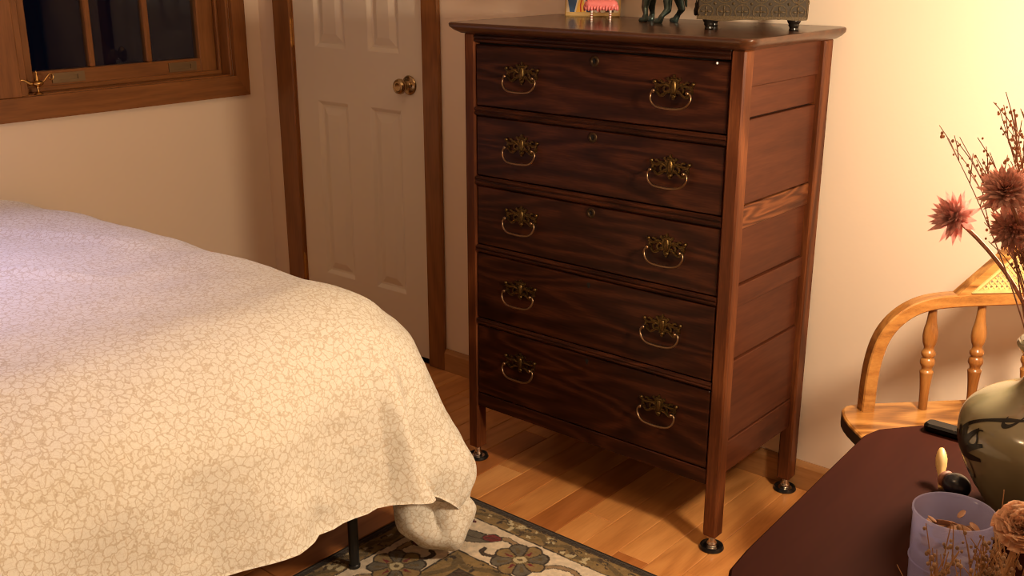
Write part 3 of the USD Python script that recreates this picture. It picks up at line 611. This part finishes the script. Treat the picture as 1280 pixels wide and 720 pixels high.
ridge = lambda x0, y0, x1, y1, w, hgt: hgt*np.exp(-((np.abs((X-x0)*(y1-y0)-(Y-y0)*(x1-x0))/math.hypot(x1-x0, y1-y0))/w)**2)*np.clip(1.2-np.abs(((X-x0)*(x1-x0)+(Y-y0)*(y1-y0))/((x1-x0)**2+(y1-y0)**2)-.5)*2, 0, 1)
puff += ridge(-2.75, 1.18, -2.25, 1.33, .022, .020)+ridge(-2.35, .98, -2.08, 1.13, .020, .018)
wr = .010*(meshkit.fbm(np.stack([phi*9, e*5, 0*e], -1), 3, 9)-.5)*corner*hang+(.010+.016*np.clip((e-.40)/.15, 0, 1))*hang*(meshkit.fbm(np.stack([yy*22+e*9, e*6, 0*e], -1), 3, 10)-.5)-.016*np.exp(-((yy-1.20+.35*(e-.45))/.012)**2)*np.clip((e-.30)/.2, 0, 1)-.012*np.exp(-((yy-1.30-.2*(e-.45))/.010)**2)*np.clip((e-.42)/.1, 0, 1)
V, Fc = grid_mesh(P3); t0 = trimesh.Trimesh(V, Fc, process=False)
if t0.vertex_normals[len(V)//2][2] < 0: Fc = Fc[:, ::-1]; t0 = trimesh.Trimesh(V, Fc, process=False)
N = t0.vertex_normals
hh, ww = S.shape
edgeD = np.minimum.reduce([np.abs(S-S1), np.abs(Tt-T1)]); th = .030*np.clip(edgeD/.05, 0, 1)**.5+.006
Vo = V+N*(puff+wr).reshape(-1, 1); Vo[:, 2] = np.maximum(Vo[:, 2], .030)
Vi = Vo-N*(th.reshape(-1, 1)+.003); Vi[:, 2] = np.maximum(Vi[:, 2], .022)
nV = len(V); idx = np.arange(nV).reshape(hh, ww); ring = np.concatenate([idx[0, :-1], idx[:-1, -1], idx[-1, :0:-1], idx[:0:-1, 0]])
sd = []
for a, b in zip(ring, np.roll(ring, -1)): sd += [(a, b, b+nV), (a, b+nV, a+nV)]
cm = trimesh.Trimesh(np.vstack([Vo, Vi]), np.vstack([Fc, Fc[:, ::-1]+nV, np.array(sd)]), process=False)
assert True
obj('comforter', cm, M['comf'], None, True, label='puffy cream comforter with pale blossom print draped over the bed', cat='comforter')
# the rolled-under corner of the comforter, puffed out below its hem
lump = [((-1.478, 1.540, .076), .037), ((-1.515, 1.510, .083), .040), ((-1.540, 1.482, .110), .038), ((-1.560, 1.500, .170), .050), ((-1.500, 1.550, .170), .045), ((-1.474, 1.545, .055), .022), ((-1.472, 1.572, .125), .034)]
lm = trimesh.util.concatenate([sphere(r_, c_, 2) for c_, r_ in lump[:1]]) if False else bones([(lump[i], lump[j]) for i, j in ((0, 1), (1, 2), (2, 3), (3, 4), (0, 4), (1, 3), (0, 5), (0, 6), (6, 4))], .012, 12)
lm.vertices += lm.vertex_normals*(.012*(meshkit.fbm(lm.vertices*np.array([30, 30, 18]), 3, 21)-.5))[:, None]; lm.vertices[:, 2] = np.maximum(lm.vertices[:, 2], .020)
obj('tucked_corner', lm, M['comf'], '/World/comforter', True)
# ------------------------------------------------------------------ side table
TZ = .74
tb = thing('side_table', 'dark brown table with clipped corners beside the oak chair', 'table', (-.05, 1.02, 0))
tp = Polygon([(-.398, .775), (-.437, .860), (-.442, .905), (-.459, 1.250), (-.452, 1.278), (-.413, 1.328), (-.375, 1.338), (.31, 1.338), (.36, 1.30), (.36, .76), (.32, .70), (-.335, .70)]).buffer(-.008).buffer(.008, 6)
def tlay(o, z): return [(x+.05, y-1.02, z) for x, y in list(tp.buffer(o).exterior.coords)[:-1]]
obj('tabletop', hull(tlay(-.003, TZ)+tlay(0, TZ-.003)+tlay(0, TZ-.016)+tlay(-.012, TZ-.024)), M['table'], tb, 25)
obj('apron', cat(bx(-.36, .36, -.26, -.24, .64, TZ-.023), bx(-.36, .36, .25, .27, .64, TZ-.023), bx(-.36, -.34, -.24, .25, .64, TZ-.023), bx(.34, .36, -.24, .25, .64, TZ-.023)), M['table'], tb)
for x in (-.35, .35):
    for y in (-.25, .26): obj('leg', hull([(x+a*r, y+b*r, z) for r, z in ((.021, .717), (.021, .62), (.012, .0)) for a in (-1, 1) for b in (-1, 1)]), M['table'], tb)
rm = thing('remote_control', 'slim black remote control lying at the far edge of the table', 'remote control', (-.316, 1.318, TZ), math.radians(-1))
rp = sbox(-.090, -.0115, .090, .0115).buffer(-.009).buffer(.009, 6)
obj('case', hull([(x, y, z) for o, z in ((-.003, 0), (0, .003), (0, .008), (-.003, .011)) for x, y in list(rp.buffer(o).exterior.coords)[:-1]]), M['remote'], rm, 30)
obj('button_row', cat([T(lathe([(0, 0), (.003, 0), (.0025, .0012), (0, .0014)], 10), x, y, .0105) for x in np.linspace(-.02, .07, 7) for y in (-.0045, .0045)]), plain('remote_buttons', (.012, .012, .013), .5), rm, kind='stuff')

# ------------------------------------------------------------------ oak chair with bow back and cane crest
CA = math.radians(43); CO = (-.722, 1.968, 0)
ch = thing('oak_chair', 'golden oak bow-back chair with turned spindles and woven cane crest', 'chair', CO, CA)
# local frame: x along the back (s), y behind the back, -y towards the sitter
SC, SH = .288, .455
def seat_outline(o=0):
    P = [(-.058, -.02), (-.060, -.10), (-.05, -.22), (-.02, -.36), (.03, -.41), (.15, -.435), (SC, -.44), (2*SC-.15, -.435), (2*SC-.03, -.41), (2*SC+.02, -.36), (2*SC+.05, -.22), (2*SC+.058, -.10), (2*SC+.052, -.02), (2*SC+.035, .010), (2*SC-.02, .020), (2*SC-.14, .034), (SC, .040), (.14, .036), (.02, .030), (-.04, .018)]
    return Polygon(spline(P, 90, True)).buffer(o)
def lay(o, z): return [(x, y, z) for x, y in list(seat_outline(o).exterior.coords)[:-1]]
obj('seat', hull(lay(-.005, SH)+lay(-.001, SH-.002)+lay(0, SH-.005)), M['oak'], ch, 20)
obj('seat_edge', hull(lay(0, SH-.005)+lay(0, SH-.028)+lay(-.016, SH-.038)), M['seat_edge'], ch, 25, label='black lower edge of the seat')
def sweep_rect(path, tn, dp):
    """rectangular section along an xz path; tn thickness in plane, dp depth in y"""
    P = np.array(path, float); d = np.gradient(P, axis=0); d /= np.linalg.norm(d, axis=1, keepdims=True); nn = np.stack([-d[:, 1], d[:, 0]], 1)
    k = len(P); c = .0025; ring = [(-tn/2+c, -dp/2), (tn/2-c, -dp/2), (tn/2, -dp/2+c), (tn/2, dp/2-c), (tn/2-c, dp/2), (-tn/2+c, dp/2), (-tn/2, dp/2-c), (-tn/2, -dp/2+c)]
    V = np.concatenate([[(P[i, 0]+nn[i, 0]*a, b, P[i, 1]+nn[i, 1]*a) for a, b in ring] for i in range(k)]); m = len(ring); Fq = []
    for i in range(k-1):
        for j in range(m):
            j2 = (j+1) % m; Fq += [(i*m+j, (i+1)*m+j, (i+1)*m+j2), (i*m+j, (i+1)*m+j2, i*m+j2)]
    for j in range(1, m-1): Fq += [(0, j, j+1), ((k-1)*m, (k-1)*m+j+1, (k-1)*m+j)]
    t = trimesh.Trimesh(V, Fq, process=False); t.fix_normals(); return t
half = [(-.003, SH-.004), (-.002, .52), (.004, .575), (.018, .618), (.045, .652), (.085, .675), (.14, .684), (.21, .687), (SC, .688)]
bow = spline(half+[(2*SC-a, b) for a, b in half[-2::-1]], 90)
obj('bow', sweep_rect(bow, .026, .030), M['oakb'], ch, 25)
SPN = [(0, .0085), (.03, .0088), (.075, .0125), (.082, .0135), (.086, .010), (.090, .0105), (.100, .0145), (.108, .0135), (.112, .010), (.116, .0135), (.122, .0138), (.127, .0105), (.131, .0095), (.142, .0130), (.155, .0145), (.168, .0135), (.185, .010), (.215, .0078), (.222, .0078)]
from scipy.interpolate import PchipInterpolator
zi = np.linspace(0, .222, 90); ri = PchipInterpolator([z for z, r in SPN], [r for z, r in SPN])(zi)
spl = lathe([(0, 0)]+list(zip(ri, zi))+[(0, .222)], 26)
for s in (.112, .210, .318, .418, 2*SC-.095):
    obj('spindle', T(rot(spl, -math.radians(2), (1, 0, 0)), s, -.004, SH-.002), M['oakz'], ch, True)
# cane crest
o1 = [(.146, .694), (.195, .742), (.246, .792), (.270, .812), (SC, .818)]; o1 = spline(o1, 20).tolist(); crest = Polygon(o1+[(2*SC-a, b) for a, b in o1[-2::-1]])
inner = crest.buffer(-.020).union(sbox(.172, .700, 2*SC-.172, .716).intersection(crest.buffer(-.013))); inner = affinity.translate(crest.union(sbox(.146, .60, 2*SC-.146, .695)), 0, -.021).intersection(sbox(.172, .702, 2*SC-.172, 2))
def stand(poly, th, y0): return xz_to(extr(poly, th), y0)
obj('crest_frame', stand(crest.difference(inner), .024, .010), M['oak'], ch)
obj('cane_bead', stand(inner.difference(inner.buffer(-.004)), .028, .010), M['cane'], ch)
st_ = []; pit = .0105
inn = inner.buffer(-.002); a0, b0, a1, b1 = inn.bounds
def strand(p, q, w, y):
    L = LineString([p, q]).intersection(inn)
    for g in getattr(L, 'geoms', [L]):
        if g.length > .004: st_.append(stand(g.buffer(w, cap_style=2), .0011, y))
k = 0
for x in np.arange(a0, a1, pit):
    strand((x, b0-1), (x, b1+1), .0014, -.004); strand((x+.003, b0-1), (x+.003, b1+1), .0014, -.004)
for z in np.arange(b0, b1, pit):
    strand((a0-1, z), (a1+1, z), .0014, -.0028); strand((a0-1, z+.003), (a1+1, z+.003), .0014, -.0028)
for c in np.arange(-2, 2, pit):
    if True:
        strand((a0-1, b0+c-1+.0015), (a0+1, b0+c+1+.0015), .0013, -.0050); strand((a0-1, b0+c+1+.0015), (a0+1, b0+c-1+.0015), .0013, -.0058)
obj('cane_weave', cat(st_), M['cane'], ch, kind='stuff', label='woven cane panel with open holes')
LEG = [(0, 0), (.010, 0), (.013, .06), (.016, .13), (.014, .145), (.019, .16), (.019, .18), (.014, .195), (.017, .25), (.019, .34), (.013, .40), (.013, .43), (0, .43)]
lg = lathe(LEG, 18)
for s, y in ((.05, -.06), (2*SC-.05, -.06), (.07, -.36), (2*SC-.07, -.36)): obj('leg', T(lg, s, y, 0), M['oakz'], ch, True)
obj('stretcher', cat(tube([(.05, -.06, .17), (.07, -.36, .17)], .009), tube([(2*SC-.05, -.06, .17), (2*SC-.07, -.36, .17)], .009), tube([(.06, -.21, .17), (2*SC-.06, -.21, .17)], .009)), M['oakz'], ch)

# ------------------------------------------------------------------ vase with brush-painted scrolls
VX, VY = -.212, 1.170
vase = thing('ceramic_vase', 'round olive ceramic vase with dark brush-painted leaf scrolls', 'vase', (VX, VY, TZ))
VP = [(0, 0), (.068, 0), (.073, .004), (.077, .012), (.092, .034), (.108, .060), (.117, .083), (.1195, .099), (.1165, .115), (.107, .126), (.093, .1345), (.074, .143), (.060, .153), (.0545, .166), (.0555, .185), (.061, .192), (.067, .1965), (.0685, .200), (.066, .202), (.060, .198), (.050, .188), (.049, .170), (.068, .137), (.095, .122), (.108, .102), (.1, .062), (.07, .012), (0, .01)]
VP = [(r_*.912, z_) for r_, z_ in VP]
o = spline(VP[2:19], 60); prof = [VP[0], VP[1]]+[tuple(q) for q in o]+VP[19:]
M['glaze'] = plain('olive_glaze', (.235, .205, .115), .16, var=.16, bscale=14, coat_weight=.4)
M['brush'] = plain('dark_brush_paint', (.028, .021, .012), .3); M['brush2'] = plain('faint_brush_paint', (.085, .066, .036), .3)
obj('body', lathe(prof, 64), M['glaze'], vase, 50)
zz_ = np.array([q[1] for q in o]); rr_ = np.array([q[0] for q in o])
def onv(th, z, off=.0004):
    sel = slice(0, None); i = np.searchsorted(zz_, z); r = np.interp(z, zz_[:50], rr_[:50]); return (VX*0+(r+off)*math.cos(th), (r+off)*math.sin(th), z)
TH0 = math.atan2(0-VY, 0-VX)            # towards the room's doorway side where the scrolls face
TL = TH0-math.radians(66)
def brush(p, w, mt='brush'):
    """p: (arc metres from the motif axis, height) strokes laid on the glaze"""
    P = spline(p, 26); ws = np.broadcast_to(w, 26) if np.ndim(w) == 0 else np.interp(np.linspace(0, 1, 26), np.linspace(0, 1, len(w)), w)
    V = []
    for i in range(26):
        d = P[min(i+1, 25)]-P[max(i-1, 0)]; d /= np.linalg.norm(d)+1e-9; n_ = np.array([-d[1], d[0]])
        for s in (-1, 1):
            q = P[i]+n_*ws[i]*s*.72; V.append(onv(TL+q[0]/.112, q[1]*.86, .0006))
    Fq = []
    for i in range(25): Fq += [(2*i, 2*i+1, 2*i+3), (2*i, 2*i+3, 2*i+2)]
    Fq = np.array(Fq); return trimesh.Trimesh(np.array(V), np.vstack([Fq, Fq[:, ::-1]]), process=False)
bs = []
for k in range(8):
    t = math.radians(20+k*20); L = .046+.014*math.sin(k*.9)
    bs.append(brush([(.0, .088), (.5*L*math.cos(t), .088+.55*L*math.sin(t)), (L*math.cos(t), .088+L*math.sin(t)*.95)], [.0014, .0062, .0030]))
obj('painted_leaf', cat(bs), M['brush'], vase)
obj('painted_eye', brush([(.002, .082), (.004, .072), (.003, .062)], [.001, .006, .001]), M['brush'], vase)
obj('painted_scroll', cat(brush([(.004, .092), (.022, .086), (.024, .070), (.014, .066)], [.0008, .0016, .0008]), brush([(-.006, .082), (.0, .056), (.012, .050), (.015, .058)], [.0008, .0018, .0008]),
    brush([(.010, .132), (.014, .118), (.026, .114), (.034, .124), (.030, .134), (.036, .138)], [.004, .003, .0022, .002, .0016, .001]), brush([(-.004, .120), (.010, .136), (.026, .147), (.048, .155), (.070, .160)], [.001, .0035, .0022, .003, .001]),
    brush([(.045, .158), (.058, .152), (.064, .160), (.06, .167)], [.001, .003, .002, .001])), M['brush'], vase)

# ------------------------------------------------------------------ dried flowers
M['stemm'] = plain('dried_stem', (.36, .17, .10), .8, var=.3); M['bud'] = petal('dried_bud', (.50, .28, .18), .35, 120, .35)
M['rose'] = petal('pink_strawflower', (.84, .54, .50), .18, 150); M['dusk'] = petal('faded_strawflower', (.78, .48, .40), .25, 150); M['peach'] = petal('peach_carnation', (.84, .57, .39), .2, 150)
M['tanb'] = petal('pale_tan_bud', (.42, .28, .18), .4, 200, .25); M['tans'] = plain('pale_tan_stem', (.40, .22, .10), .8); M['dleaf'] = plain('dried_leaf', (.14, .11, .05), .7, var=.25, bscale=60)
def strawflower(c, nrm, r, n=46, seed=1, sharp=True):
    q = random.Random(seed); ms = []; nrm = np.array(nrm, float); nrm /= np.linalg.norm(nrm)
    u = np.cross(nrm, (0, 0, 1)); u /= np.linalg.norm(u); v_ = np.cross(nrm, u); c = np.array(c)
    for i in range(n):
        lay_ = i/n; el = math.radians(80-100*lay_+q.uniform(-8, 8)); az = i*2.399+q.uniform(-.2, .2); L = r*(.55+.45*lay_)*q.uniform(.85, 1.1)
        d = math.cos(el)*(math.cos(az)*u+math.sin(az)*v_)+math.sin(el)*nrm; side = np.cross(d, nrm); side /= np.linalg.norm(side)+1e-9; upn = np.cross(side, d)
        w = r*(.13 if sharp else .17)
        tip = c+d*L+nrm*L*.12; mid = c+d*L*.55
        if sharp: V = [c, mid+side*w, mid-side*w, tip, mid+upn*w*.35]; Fq = [(0, 1, 4), (0, 4, 2), (1, 3, 4), (4, 3, 2), (0, 2, 1), (1, 2, 3)]
        else: V = [c, mid+side*w, mid-side*w, tip+side*w*1.2, tip-side*w*1.2, mid+upn*w*.4, tip+upn*w*q.uniform(-.6, .6)]; Fq = [(0, 1, 5), (0, 5, 2), (1, 3, 6), (1, 6, 5), (5, 6, 4), (5, 4, 2), (0, 2, 1), (1, 2, 4), (1, 4, 3)]
        ms.append(trimesh.Trimesh(V, Fq, process=False))
    ms.append(sphere(r*.28, c+nrm*r*.05, 1)); return cat(ms)
bq = thing('dried_bouquet', 'dried bouquet of pink strawflowers and wispy brown sprays in the vase', 'dried flowers', (VX, VY, TZ+.2))
O = np.array([VX, VY, TZ+.2])
def spray(origin, spread, n, lmin, lmax, q, bud_r, br=5, lean_=(0, 0), jit=.02, floor_=-9):
    sm, bd_ = [], []
    for i in range(n):
        a = q.uniform(0, 2*math.pi); rr = q.uniform(.1, 1)**.6*spread; L = q.uniform(lmin, lmax)
        tip = np.array([math.cos(a)*rr+lean_[0], math.sin(a)*rr+lean_[1], 1.0]); tip = tip/np.linalg.norm(tip)*L
        b = np.array([math.cos(a)*jit, math.sin(a)*jit, -.06]); b = np.maximum(b, [-9, -9, floor_]); mid = b*.5+tip*.45+np.array([q.uniform(-1, 1)*.012, q.uniform(-1, 1)*.012, .02])
        P = spline([b, mid, tip], 12); sm.append(tube(P+origin, np.linspace(.0012, .0004, 12), 5))
        for k in range(br):
            t = q.uniform(.5, .98); s0 = P[int(t*11)]; d = (tip-b)/np.linalg.norm(tip-b)+np.array([q.uniform(-1, 1), q.uniform(-1, 1), q.uniform(-.3, .8)])*.55; Lb = q.uniform(.02, .055); e1 = s0+d/np.linalg.norm(d)*Lb
            sm.append(tube(np.array([s0, (s0+e1)/2+[0, 0, .003], e1])+origin, [.0006, .0005, .0004], 4))
            for w in range(3):
                tt = q.uniform(.3, 1); r_ = bud_r*q.uniform(.7, 1.25); bd_.append(sphere(r_, (s0+(e1-s0)*tt+np.array([q.uniform(-1, 1), q.uniform(-1, 1), q.uniform(-1, 1)])*.004)+origin, 1, (1, 1, 1.3)) if False else T(sphere(r_, (0, 0, 0), 1, (1, 1, 1.25)), *((s0+(e1-s0)*tt+np.array([q.uniform(-1, 1), q.uniform(-1, 1), q.uniform(-1, 1)])*.004)+origin)))
    return sm, bd_
q = random.Random(5); z0 = np.zeros(3)
sm, bd_ = spray(z0, .55, 26, .13, .27, q, .0014, 5, (-.05, .02), .035)
sm2, bd2 = spray(z0, .36, 44, .12, .27, q, .0014, 5, (-.50, .0), .03)
obj('stems', cat(sm+sm2), M['stemm'], bq, kind='stuff'); obj('buds', cat(bd_+bd2), M['bud'], bq, kind='stuff')
toC = np.array([.25, -1, .28])
heads = [((-.366, 1.200, 1.051), (-.3, -.8, .35), .034, 'rose', True, 'spiky pink strawflower at the left'), ((-.290, 1.10, 1.108), (.1, -.7, .7), .031, 'dusk', True, None), ((-.283, 1.115, 1.068), (0, -.8, .1), .027, 'dusk', True, None),
         ((-.245, 1.10, 1.07), (.1, -.9, .2), .03, 'dusk', True, None), ((-.22, 1.19, 1.09), (.1, -.8, .5), .03, 'rose', True, None), ((-.265, 1.215, 1.095), (.1, -.8, .4), .026, 'dusk', True, None), ((-.17, 1.15, 1.06), (.3, -.8, .5), .03, 'dusk', True, None)]
for i, (c, n_, r, mt, sh, lab) in enumerate(heads):
    c = np.array(c)-O; fh = obj('flower_head', strawflower(c, n_, r, 70 if mt == 'rose' else 130, 20+i, sh), M[mt], bq, label=lab)
    b = np.array([c[0]*.18, c[1]*.3, -.05]); obj('flower_stem', tube(spline([b, b*.4+c*.45+[.015 if i == 0 else .004, 0, .0], c], 14), .0022 if i else .0024, 6), M['stemm'], bq)

# ------------------------------------------------------------------ plastic cup with dried petals, pot with pale flowers, small things
cup_ = thing('plastic_cup', 'frosted clear plastic cup of dried petals in front of the vase', 'cup', (-.246, .915, TZ))
obj('wall', lathe([(0, .0), (.030, 0), (.0315, .002), (.0325, .03), (.0345, .075), (.0352, .106), (.0363, .107), (.0363, .110), (.0347, .110), (.0335, .075), (.0315, .03), (.030, .004), (0, .003)], 48), M['frost'], cup_, 40)
obj('ridge', T(trimesh.creation.torus(.0342, .0009, 48, 6), 0, 0, .060), M['frost'], cup_, True)
pm, pm2 = [], []
for i in range(80):
    a, r_ = q.uniform(0, 6.28), .027*math.sqrt(q.random()); z = q.uniform(.010, .072 if i % 2 else .098)
    s = T(rot(rot(sphere(1, (0, 0, 0), 1, (q.uniform(.005, .010), q.uniform(.003, .006), .0012)), q.uniform(-1, 1), (1, 0, 0)), q.uniform(0, 6), (0, 0, 1)), r_*.75*math.cos(a), r_*.75*math.sin(a), z+.004); (pm if i % 2 else pm2).append(s)
M['petal'] = plain('cream_petal', (.70, .60, .52), .7); M['petal2'] = plain('brown_petal', (.35, .17, .08), .7)
obj('petals', cat(pm), M['petal'], cup_, kind='stuff'); obj('petals', cat(pm2), M['petal2'], cup_, kind='stuff')
PX, PY_ = -.185, .800
pot = thing('brown_pot', 'small reddish brown pot of pale dried flowers nearest to the camera', 'pot', (PX, PY_, TZ))
obj('body', lathe([(0, 0), (.034, 0), (.040, .006), (.052, .03), (.056, .048), (.054, .058), (.0545, .064), (.051, .065), (.049, .058), (.05, .045), (.036, .01), (0, .008)], 40), plain('brown_pottery', (.20, .075, .04), .4), pot, 40)
b2 = thing('pale_dried_flowers', 'pale tan dried flowers and a peach carnation in the brown pot', 'dried flowers', (PX, PY_, TZ+.055))
sm, bd_ = spray(z0, 1.0, 32, .045, .100, q, .0015, 4, (.0, .25), .03, -.03)
obj('stems', cat(sm), M['tans'], b2, kind='stuff'); obj('buds', cat(bd_), M['tanb'], b2, kind='stuff')
O2 = np.array([PX, PY_, TZ+.055])
for i, (c, r) in enumerate((((-.174, .842, .892), .023), ((-.135, .845, .862), .02))):
    c = np.array(c)-O2; obj('carnation', strawflower(c, (.1, -.6, .7), r, 130, 50+i, False), M['peach'], b2, label='ruffled peach carnation' if i == 0 else None); obj('flower_stem', tube(spline([(c[0]*.2, c[1]*.2, -.03), c*.5, c], 8), .0018, 6), M['tans'], b2)
for i in range(7):
    a = q.uniform(-1.2, .9); L = q.uniform(.03, .045); d = np.array([math.cos(a), math.sin(a), q.uniform(.2, .7)]); c = np.array([.03*math.cos(a), .03*math.sin(a)+.01, q.uniform(.02, .05)]); s_ = np.array([-math.sin(a), math.cos(a), 0])
    V = [c, c+d*L*.5+s_*.008, c+d*L*.5-s_*.008, c+d*L, c+d*L*.5+[0, 0, .003]]; obj('leaf', trimesh.Trimesh(V, [(0, 1, 4), (0, 4, 2), (1, 3, 4), (4, 3, 2), (0, 2, 1), (1, 2, 3)], process=False), M['dleaf'], b2)
sl = thing('wooden_peg', 'pale cream wooden peg lying on the table behind the cup', 'peg', (-.338, 1.178, TZ), math.radians(112))
obj('shaft', rot(T(lathe([(0, -.026), (.003, -.025), (.0035, -.008), (.0062, .004), (.0066, .014), (.005, .022), (.0028, .027), (0, .028)], 18), 0, 0, 0), math.pi/2, (0, 1, 0)).apply_transform(trimesh.transformations.rotation_matrix(-.62, (0, 1, 0))).apply_translation((0, 0, .0185)), plain('pale_wood', (.66, .42, .15), .5), sl, True)
sn = thing('bottle_stopper', 'round dark navy stopper with reddish neck on the table by the vase', 'stopper', (-.313, 1.158, TZ), math.radians(150))
obj('ball', T(sphere(.0145, (0, 0, 0), 3, (1.15, 1, .95)), 0, 0, .0138), plain('navy_gloss', (.012, .013, .022), .22), sn, True)
obj('neck', rot(lathe([(0, .013), (.010, .013), (.0105, .018), (.008, .022), (0, .022)], 20), math.pi/2, (0, 1, 0)).apply_translation((0, 0, .013)), plain('reddish_cork', (.25, .10, .06), .6), sn, True)

# ------------------------------------------------------------------ unseen lamps, all out of view (each with its light)
def sphere_light(path, c, r, inten, color):
    l = UsdLux.SphereLight.Define(stage, path); l.AddTranslateOp().Set(Gf.Vec3d(*c)); l.CreateRadiusAttr(r); l.CreateIntensityAttr(inten); l.CreateColorAttr(Gf.Vec3f(*color)); l.CreateNormalizeAttr(False); return l
lp = thing('floor_lamp', 'unseen slim brass floor lamp with a curved arm and bare globe bulb beside the chair', 'lamp', (.12, 1.62, 0))  # out of view; placed to light the right wall, chest side and bed
lx, ly, lz = LAMP[0]-.12, LAMP[1]-1.62, LAMP[2]
obj('base', lathe([(0, 0), (.12, 0), (.122, .008), (.03, .02), (.012, .03), (0, .03)], 40), M['brass'], lp, True)
obj('pole', tube(spline([(0, 0, .02), (0, 0, .7), (0, 0, 1.15), (lx*.3, ly*.3, 1.28), (lx*.8, ly*.8, 1.22), (lx, ly, lz+.09)], 50), .008, 10), M['brass'], lp, True)
obj('socket', T(lathe([(0, .03), (.014, .03), (.016, .06), (.012, .085), (0, .09)], 20), lx, ly, lz), M['brass'], lp, True)
sphere_light('/World/floor_lamp/bulb_light', (lx, ly, lz), .075, LAMP_I, LAMP_C)
cl = thing('ceiling_lamp', 'unseen warm ceiling lamp over the room, out of view', 'lamp', (CEIL[0], CEIL[1], HC))  # out of view; placed to light the door, walls and chest from above
obj('canopy', lathe([(0, -.02), (.05, -.018), (.06, 0), (0, 0)], 30), M['brass'], cl, True)
sphere_light('/World/ceiling_lamp/bulb_light', (0, 0, CEIL[2]-HC), .06, CEIL_I, CEIL_C)
dl = thing('ceiling_downlight', 'unseen cool can downlight on the ceiling, out of view, lighting the bed top', 'lamp', (COOL[0], COOL[1], HC))  # source out of view; placed to throw cool light on the bed top
obj('can', lathe([(.10, -.27), (.105, -.27), (.105, 0), (0, 0), (0, -.004), (.10, -.004), (.10, -.27)], 40), M['cdark'], dl, 40)  # deep dark can narrows the unseen light to the bed
ld = UsdLux.DiskLight.Define(stage, '/World/ceiling_downlight/lamp_light'); ld.AddTranslateOp().Set(Gf.Vec3d(0, 0, -.02)); ld.CreateRadiusAttr(.07); ld.CreateIntensityAttr(COOL_I); ld.CreateColorAttr(Gf.Vec3f(*COOL_C))
